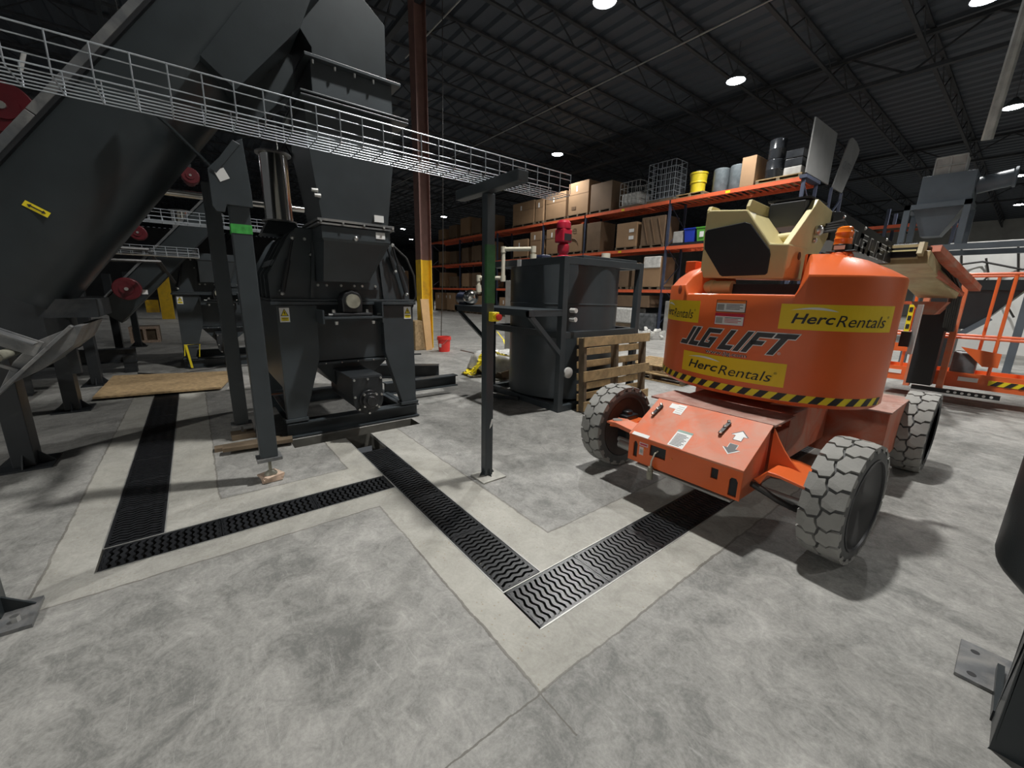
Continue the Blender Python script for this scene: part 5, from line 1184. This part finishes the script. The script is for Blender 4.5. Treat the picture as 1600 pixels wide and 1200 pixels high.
for k, (x_, w_, h_, l) in enumerate(((-23.8, 1.2, 1.25, 'large floor level carton left of the tray shelf'), (-25.3, 1.3, 1.45, 'large floor level carton with white label behind the loose board'), (-27.5, 1.3, 1.4, 'large floor level carton right beside the brown column'), (-29.4, 1.3, 1.4, 'large floor level carton hidden by the brown column'), (-20.7, 1.1, 1.2, 'low carton seen between tray post and tank'), (-19.5, 1.1, 1.0, 'low carton seen left of the tank edge'))):
    carton(x_-w_/2, x_+w_/2, 0, h_, l, 'card', marks=True)
# floor level right
tag(MB().box(-12.0, -11.0, RY-.2, RY+.9, .25, .95).build('film_stack', M['film'], origin=(-11.5, RY+.3, .25), bevel=.08), 'crumpled stack of pale plastic film at floor level under the rack', 'film stack')
tag(MB().box(-12.1, -10.9, RY-.2, RY+1.0, 0, .25).build('wooden_pallet', M['woodd'], origin=(-11.5, RY+.3, 0)), 'dark pallet under the crumpled plastic film', 'pallet')
tag(MB().box(-12.1, -10.3, RY-.1, RY+1.0, 1.0, 1.5).build('dark_crate', M['card2'], origin=(-11.2, RY+.3, 1.0)), 'dark box resting on the film stack', 'crate')
tag(MB().box(-10.8, -9.85, RY-.3, RY+.8, 0, .75).build('black_tarp', M['filmd'], origin=(-10.1, RY+.3, 0), bevel=.1), 'black tarped load at floor level right of the film stack', 'load')
tag(MB().box(-9.6, -7.0, RY+.1, RY+1.0, 0, 1.3).build('white_sheet_stack', M['greyplastic'], origin=(-8.3, RY+.3, 0), bevel=.02), 'pale stack of sheets behind the blue upright at floor level', 'stack')
t = thing('wooden_crate', 'pale open crate holding scraps on the floor, between tank and boom lift', 'crate', (-6.9, 13.2, 0))
MB().box(-7.5, -6.2, 12.9, 13.7, 0, .5).build('crate_body', M['pvc'], t, bevel=.01); MB().box(-7.3, -6.3, 13.0, 13.6, .5, .75).build('contents', M['card'], t, bevel=.08)
t = thing('scrap_pile', 'heap of mixed scraps on the floor left of the pale crate', 'pile', (-8.2, 12.6, 0)); random.seed(2); b = MB()
for k in range(24): p = Vector((-8.4+random.uniform(-.5, .6), 12.6+random.uniform(-.3, .3), random.uniform(.03, .3))); b.bar(p, p+Vector((random.uniform(-.2, .2), random.uniform(-.2, .2), random.uniform(0, .1))), .09, .07)
o = b.build('scraps', M['film'], t); o['kind'] = 'stuff'

# second rack block far behind the column
for j, (x_, y_, w_, h_, l) in enumerate(((-33.5, 13.5, 1.2, 3.0, 'stacked cartons far behind, left of the column'), (-35.5, 13.5, 1.2, 3.4, 'second stack of cartons far behind the shredder'))):
    for k in range(3): carton(x_-w_/2, x_+w_/2, k*1.05, k*1.05+1.0, '%s, %s one up' % (l, ['lowest', 'middle', 'top'][k]), 'card', y0=y_, marks=True)

# ================================================================ HOPPER TOWER (right background)
t = thing('hopper_tower', 'tall slate grey hopper tower on a two storey frame behind the boom platform', 'machine', (-1.2, 12.8, 0))
def fr(x0, x1, y0, y1, z0, z1, s_, nm):
    for x_, y_ in ((x0, y0), (x1, y0), (x0, y1), (x1, y1)): MB().bar((x_, y_, z0), (x_, y_, z1), s_, s_).build('frame_post', M['slate'], t)
    b = MB()
    for y_ in (y0, y1): b.bar((x0, y_, z1), (x1, y_, z1), s_, s_, ext=s_/2)
    for x_ in (x0, x1): b.bar((x_, y0, z1), (x_, y1, z1), s_, s_, ext=s_/2)
    b.build(nm, M['slate'], t)
fr(-1.62, -.10, 12.6, 14.2, 0, 2.62, .11, 'lower_ring'); MB().bar((-2.4, 12.6, 2.62), (-1.6, 12.6, 2.62), .11, .11).build('side_rail', M['slate'], t)
fr(-2.12, -1.22, 12.7, 13.6, 2.67, 3.5, .10, 'upper_ring')
b = MB(); frustum(b, -1.85, -1.55, 12.9, 13.3, 2.9, -2.05, -1.25, 12.75, 13.5, 3.5); b.build('upper_cone', M['slate'], t)
b = MB(); b.box(-2.0, -1.2, 12.75, 13.5, 3.5, 4.12); b.build('bin_body', M['slate'], t, bevel=.01)
b = MB(); b.box(-1.86, -1.40, 12.85, 13.3, 4.12, 4.47); b.build('top_filter_box', M['greyplastic'], t, bevel=.02)
b = MB()
for k in range(3): x_ = -1.86+k*.23; b.bar((x_, 12.84, 4.12), (x_, 12.84, 4.47), .02, .02)
for k in range(3): z_ = 4.12+k*.175; b.bar((-1.86, 12.84, z_), (-1.40, 12.84, z_), .02, .02)
b.build('filter_cage', M['rail'], t)
b = MB(); b.cyl((-1.2, 13.1, 3.86), (-.72, 13.1, 3.94), .16, n=24); b.lathe([(.19, 0), (.19, .04)], (-.72, 13.1, 3.94), 'x', 24); b.build('fan_duct', M['slate'], t)
b = MB(); frustum(b, -1.35, -.7, 12.75, 13.5, .95, -1.5, -.1, 12.62, 14.1, 1.85); b.box(-1.35, -.1, 12.60, 14.1, 1.75, 1.95); b.build('lower_hopper', M['grey'], t)
b = MB(); b.box(-1.4, -.9, 12.5, 13.3, .05, .95); b.build('drive_housing', M['greyd'], t)
MB().bar((-1.1, 12.7, .6), (-.5, 12.7, 1.2), .1, .1).build('brace', M['slate'], t)
t = thing('wrapped_load', 'tall load under pale plastic film behind the hopper tower', 'load', (-.4, 19.2, 0))
b = MB(); random.seed(9); rows = []
for i in range(9): rows.append([(-2.0+4.0*k/16, 19.0+.12*sin(k*1.9+i)+random.uniform(-.05, .05), 3.3*i/8) for k in range(17)])
b.grid(rows, True); b.box(-2.0, 2.0, 19.15, 20.2, 0, 3.32); b.build('film', M['white'], t, angle=180)
b = MB()
for k in range(7): x_ = -1.7+k*.55; b.tube([(x_, 18.82, 3.1-.3*(k % 2)), (x_+.15, 18.8, 2.3), (x_-.1, 18.8, 1.8), (x_+.3, 18.8, 1.1)], .025, 5)
b.tube([(-1.9, 18.8, 2.6), (-1.2, 18.8, 2.7), (-.4, 18.8, 2.45), (.9, 18.8, 2.75)], .03, 5); b.build('cable', M['cable'], t)
tag(MB().box(-6.0, -4.6, 22, 23.15, 3.0, 4.25).build('cardboard_carton', M['card2'], origin=(-5.3, 22.5, 3.0)), 'large brown carton high on the shelf behind the black boom', 'carton')
t = thing('pallet_rack', 'second orange beamed rack behind the hopper tower', 'rack', (-4.5, 22.5, 0))
for x_ in (-7.5, -4.2, -2.3):
    b = MB(); b.box(x_-.05, x_+.05, 21.9, 22.0, 0, 5.0); b.box(x_-.05, x_+.05, 23.2, 23.3, 0, 5.0); b.build('upright_frame', M['rackb'], t)
for z in (1.5, 3.0, 4.4):
    for x0_, x1_ in ((-7.45, -4.25), (-4.15, -2.35)): MB().box(x0_, x1_, 21.9, 21.96, z-.12, z).build('beam', M['rack'], t); MB().box(x0_, x1_, 23.2, 23.26, z-.12, z).build('beam', M['rack'], t)
    b = MB(); b.box(-7.45, -2.35, 21.96, 23.2, z-.05, z-.02); b.build('deck', M['woodd'], t)
t = thing('safety_post', 'yellow guard post with warning strip at the right edge beyond the platform', 'guard post', (.9, 15.5, 0))
MB().box(.55, 1.15, 15.4, 15.7, .9, 2.9).build('panel', M['tapey'], t); b = MB(); b.box(.56, .64, 15.42, 15.5, 0, .9); b.box(1.05, 1.13, 15.42, 15.5, 0, .9); b.build('legs', M['black'], t)

# ================================================================ FOREGROUND VESSEL AT THE RIGHT EDGE
t = thing('cone_bottom_vessel', 'dark vessel with cone bottom cut by the right edge of the picture', 'vessel', (.6, 2.2, 0))
MB().lathe([(.30, .36), (.535, .62), (.54, .64), (.54, 2.4), (.0, 2.4)], (.615, 2.2, 0), 'z', 64).build('shell', M['grey'], t, angle=30)
b = MB(); b.box(.19, .20, 1.98, 2.14, 0, .60); b.box(.19, .34, 1.98, 1.99, 0, .60); b.box(.19, .34, 2.13, 2.14, 0, .60); b.build('leg', M['grey'], t, bevel=.003)
b = MB(); b.box(.08, .42, 2.29, 2.56, 0, .016); pp = b.build('base_plate', M['plate'], t, bevel=.002)
for y_ in (2.33, 2.50): MB().cyl((.125, y_, .0162), (.125, y_, .017), .014, n=16).build('bolt_hole', M['ink'], pp)
MB().bar((.195, 2.13, .02), (.195, 2.45, .02), .02, .05).build('foot_rail', M['grey'], t)
# ================================================================ LEFT MACHINE ROW
cr2 = copy_thing(cr, (-5.1-5.05, 1.3-.86, 0), 'second anthracite shredder seen behind the green taped post')
def duct(x, y, label):
    t = thing('exhaust_duct', label, 'duct', (x, y, 2.06))
    b = MB(); b.lathe([(.135, 2.22), (.135, 2.88)], (x, y, 0), 'z', 40); b.build('polished_tube', M['steel'], t)
    for z in (2.20, 2.88): MB().lathe([(.17, z), (.17, z+.015)], (x, y, 0), 'z', 36).build('flange', M['plate'], t)
    b = MB(); frustum(b, x-.16, x+.16, y-.2, y+.2, 2.062, x-.13, x+.13, y-.13, y+.13, 2.20); b.build('transition', M['grey'], t)
    return t
d1 = duct(-5.3, .86, 'polished steel duct standing between green taped post and nearest shredder'); copy_thing(d1, (-5.3-5.05, .86-.86, 2.06), 'distant polished duct over the second shredder')
b = MB(); b.cyl((-7.6, -.6, 2.75), (-7.6, 1.6, 2.75), .05, n=14); b.tube([(-7.6, -.3, 2.8), (-7.6, -.3, 9.0)], .008, 5); b.tube([(-7.6, 1.3, 2.8), (-7.6, 1.3, 9.0)], .008, 5); tag(b.build('steel_pipe', M['steel'], origin=(-7.6, .5, 2.75)), 'horizontal polished pipe passing behind the upright steel duct', 'pipe')
tray('bright wire tray running behind the green taped post', -6.75, -6.5, 2.24, 2.32, 2.37, -2.6, 1.75, .12, .0032, n=4)
tray('dark wire tray low behind the big conveyor', -7.75, -7.5, 1.90, 1.97, 2.02, -2.8, .15, .12, .0032, n=4)
def post(x, y, h, label, cx=.10, cy=.065, z0=0):
    t = thing('machine_support_post', label, 'support post', (x, y, 0))
    MB().box(x-cx, x+cx, y-cy, y+cy, .015, h).build('post', M['greyd'], t, bevel=.005)
    MB().box(x-cx-.08, x+cx+.08, y-cy-.1, y+cy+.1, 0, .015).build('base_plate', M['greyd'], t)
    for sx, sy in ((1, 0), (-1, 0), (0, 1), (0, -1)):
        b = MB(); p = (x+sx*cx, y+sy*cy); e = (x+sx*(cx+.07), y+sy*(cy+.09)); n_ = Vector((-sy, sx, 0))*.005
        v = [Vector((*p, .015)), Vector((*e, .015)), Vector((*p, .12))]; b.add([q-n_ for q in v]+[q+n_ for q in v], [(0, 1, 2), (5, 4, 3), (0, 3, 4, 1), (1, 4, 5, 2), (2, 5, 3, 0)]); b.build('gusset', M['greyd'], t)
    return t
post(-4.97, -1.26, .95, 'nearest thick dark post at the left edge under the big conveyor end')
post(-6.97, -1.30, 1.15, 'second thick dark post from the left edge, left of the plywood sheet')
post(-8.60, -1.30, 1.62, 'third dark post from the left edge, by the plywood corner', .09, .06)
post(-11.4, -1.30, 1.7, 'fourth dark post, farther behind the plywood sheet', .09, .06)
post(-13.6, -1.2, 1.8, 'fifth dark post, farthest of the left row', .09, .06)
t = thing('machine_support_post', 'post with gusseted foot plate cut by the left edge in the foreground', 'support post', (-2.62, -.93, 0))
MB().box(-2.70, -2.60, -1.0, -.855, .015, 2.2).build('post', M['grey'], t, bevel=.005); b = MB(); b.prism([(-2.48, -.74), (-2.70, -.745), (-2.74, -1.12), (-2.50, -1.12)], 'z', 0, .018); b.build('base_plate', M['plate'], t)
b = MB(); b.prism([(-.855, .018), (-.76, .018), (-.855, .10)], 'x', -2.655, -2.643); b.build('gusset', M['grey'], t)
MB().cyl((-2.545, -.80, .018), (-2.545, -.80, .045), .016, n=6).build('anchor_bolt', M['bolt'], t)
t = thing('machine_skid', 'dark low steel skid between the thick posts at left', 'skid', (-7.8, -2.2, 0))
for p, q in (((-6.6, -3.4, .42), (-6.6, -1.5, .42)), ((-9.6, -3.4, .30), (-9.6, -.9, .30)), ((-6.6, -1.9, .42), (-10.5, -1.9, .42))):
    b = MB(); ibeam(b, p, q, .2, .24); b.build('skid_beam', M['greyd'], t)
for p in ((-6.6, -3.3), (-9.6, -3.3), (-10.4, -1.9), (-9.6, -1.0)): MB().box(p[0]-.08, p[0]+.08, p[1]-.08, p[1]+.08, 0, .30).build('skid_foot', M['greyd'], t)
# machine body above the skid
t = thing('feed_machine', 'dark machine body behind the thick posts at left', 'machine', (-8.8, -2.2, .5))
MB().box(-9.9, -7.4, -3.2, -1.45, .54, 1.5).build('machine_body', M['greyd'], t, bevel=.02)
b = MB(); frustum(b, -9.6, -8.0, -3.0, -1.5, 1.5, -10.0, -7.8, -3.3, -1.3, 2.6); b.build('machine_hopper', M['greyd'], t)
MB().box(-7.9, -7.7, -1.45, -1.3, 1.15, 1.35).build('motor_plate', M['plate'], t)
t = thing('inclined_conveyor', 'smaller anthracite conveyor rising behind the big one', 'conveyor', (-8.8, -1.0, 1.0))
b = MB(); a0, a1 = Vector((-8.8, -1.15, 1.14)), Vector((-8.8, .35, 2.86)); d_ = (a1-a0).normalized(); nn = Vector((0, -d_.z, d_.y))
v = [p+nn*q+Vector((x_, 0, 0)) for p in (a0, a1) for q in (-.33, 0) for x_ in (-.25, .25)]
b.add(v, [(0, 1, 3, 2), (4, 6, 7, 5), (0, 4, 5, 1), (2, 3, 7, 6), (1, 5, 7, 3), (0, 2, 6, 4)]); b.build('trough', M['grey'], t, bevel=.01)
b = MB(); b.bar(a0+nn*.02, a1+nn*.02, .58, .03, (0, -.7, .7)); b.build('lid', M['lid'], t)
MB().box(-8.545, -8.54, -.62, -.54, 1.36, 1.43).build('paper_label', M['white'], t)
def gearmotor(x, y, z, r, L_, label, ax=Vector((1, 0, 0)), rod=None):
    t = thing('red_gear_motor', label, 'motor', (x, y, z))
    p = Vector((x, y, z)); MB().cyl(p-ax*L_*.3, p+ax*L_*.1, r, n=28).build('gear_case', M['redshade'], t, bevel=.01)
    MB().cyl(p+ax*L_*.1, p+ax*(L_*.14), r*.5, n=20).build('cover', M['redshade'], t); MB().cyl(p+ax*L_*.14, p+ax*L_*.17, r*.15, n=12).build('shaft_end', M['bolt'], t)
    MB().cyl(p-ax*L_*.3, p-ax*L_, r*.7, n=24).build('motor_body', M['redshade'], t)
    if rod is not None: MB().bar((x-L_*.2, y, z), (x-L_*.2, y, rod), .05, .05).build('mount_bar', M['greyd'], t)
gearmotor(-8.2, -.74, 1.44, .16, .5, 'round shaded red gear motor below the big conveyor')
gearmotor(-8.0, -.50, 2.22, .10, .35, 'small shaded red motor behind the big conveyor edge', rod=9.0)
gearmotor(-7.6, -1.42, 3.42, .27, .8, 'big shaded red motor in the upper left corner behind the cable tray')
gearmotor(-8.0, .19, 3.08, .11, .4, 'shaded red motor seen between big conveyor and its post bracket', rod=9.0)
t = thing('upper_duct_machine', 'dark box and bright pipes behind the cable tray at upper left', 'machine', (-8.5, -1.6, 2.9))
MB().box(-9.5, -8.6, -2.4, -1.2, 2.65, 3.9).build('machine_box', M['greyd'], t, bevel=.02)
b = MB()
for k in range(4): b.tube([(-8.1, -2.4, 3.0-.1*k), (-8.1, -1.5, 3.05-.1*k), (-8.0, -1.2, 2.6-.1*k)], .03, 8)
b.build('cable_bundle', M['cable'], t); MB().cyl((-7.9, -1.28, 3.95), (-7.9, -1.22, 4.15), .022, n=12).build('white_tube', M['white'], t); MB().box(-7.9, -7.88, -1.52, -1.44, 3.45, 3.62).build('bright_panel', M['white'], t)
for k, (z, y_) in enumerate(((1.95, -.9), (1.80, -.8))): 
    b = MB(); b.tube([(-7.3, -2.6, z-.1), (-7.3, y_, z), (-7.5, y_+.5, z+.02), (-8.6, y_+.6, z-.25)], .022, 6); tag(b.build('hose', M['cable'], origin=(-7.3, y_, z)), ['upper dark hose hanging under the big conveyor', 'lower dark hose hanging under the big conveyor'][k], 'hose')
t = thing('yellow_column', 'distant yellow painted column seen under the small conveyor', 'column', (-24.5, -1.0, 0))
MB().box(-24.7, -24.3, -1.2, -.75, 0, 2.75).build('shaft', M['colyel'], t); MB().box(-24.6, -24.4, -1.7, -1.25, .3, .85).build('base_box', M['colyel'], t)
t = thing('wooden_crate', 'pale open wooden frame crate on the floor at far left', 'crate', (-14.4, -1.1, 0))
b = MB()
for z in (.0, .36): b.box(-14.5, -14.4, -1.42, -.82, z, z+.06)
for y_ in (-1.42, -1.15, -.88): b.box(-14.5, -14.4, y_, y_+.06, .06, .36)
b.build('crate_frame', M['shim'], t); MB().box(-15.0, -14.5, -1.42, -.82, 0, .42).build('crate_body', M['woodd'], t)
t = thing('traffic_cone', 'orange cone mostly hidden behind the near shredder leg', 'cone', (-7.4, .86, 0))
b = MB(); b.lathe([(.14, .03), (.03, .62), (0, .63)], (-7.4, .86, 0), 'z', 20); b.build('cone_body', M['orp'], t); MB().box(-7.57, -7.23, .69, 1.03, 0, .03).build('cone_base', M['orp'], t)
t = thing('caution_tape', 'yellow caution tape tied round the foot of the second shredder', 'tape', (-9.4, -.12, .2)); b = MB()
b.tube([(-9.39, -.24, .25), (-9.39, -.22, .45), (-9.39, .0, .45), (-9.39, -.03, .22)], .010, 6); b.bar((-9.38, -.2, .44), (-9.38, -.16, .02), .035, .01, (1, 0, 0)); b.build('tape_strip', M['tapey'], t)
tag(MB().tube([(-9.3, -.9, .012), (-8.9, -.5, .012), (-9.3, .3, .012), (-9.1, 1.2, .012), (-9.6, 2.0, .012)], .012, 6).build('floor_cable', M['cable'], origin=(-9.1, .3, 0)), 'dark cable lying across the floor by the second shredder', 'cable')
# debris on the floor
tag(MB().prism([(-1.13, -.14), (-1.105, -.125), (-1.10, -.10), (-1.12, -.115)], 'z', 0, .004).build('black_chip', M['ink'], origin=(-1.12, -.12, 0)), 'small black chip lying on the floor in the near foreground', 'debris')
tag(MB().bar((-1.36, -.445, .003), (-1.345, -.400, .003), .006, .005).build('black_twig', M['ink'], origin=(-1.35, -.42, 0)), 'thin black stick lying on the floor at bottom left', 'debris')
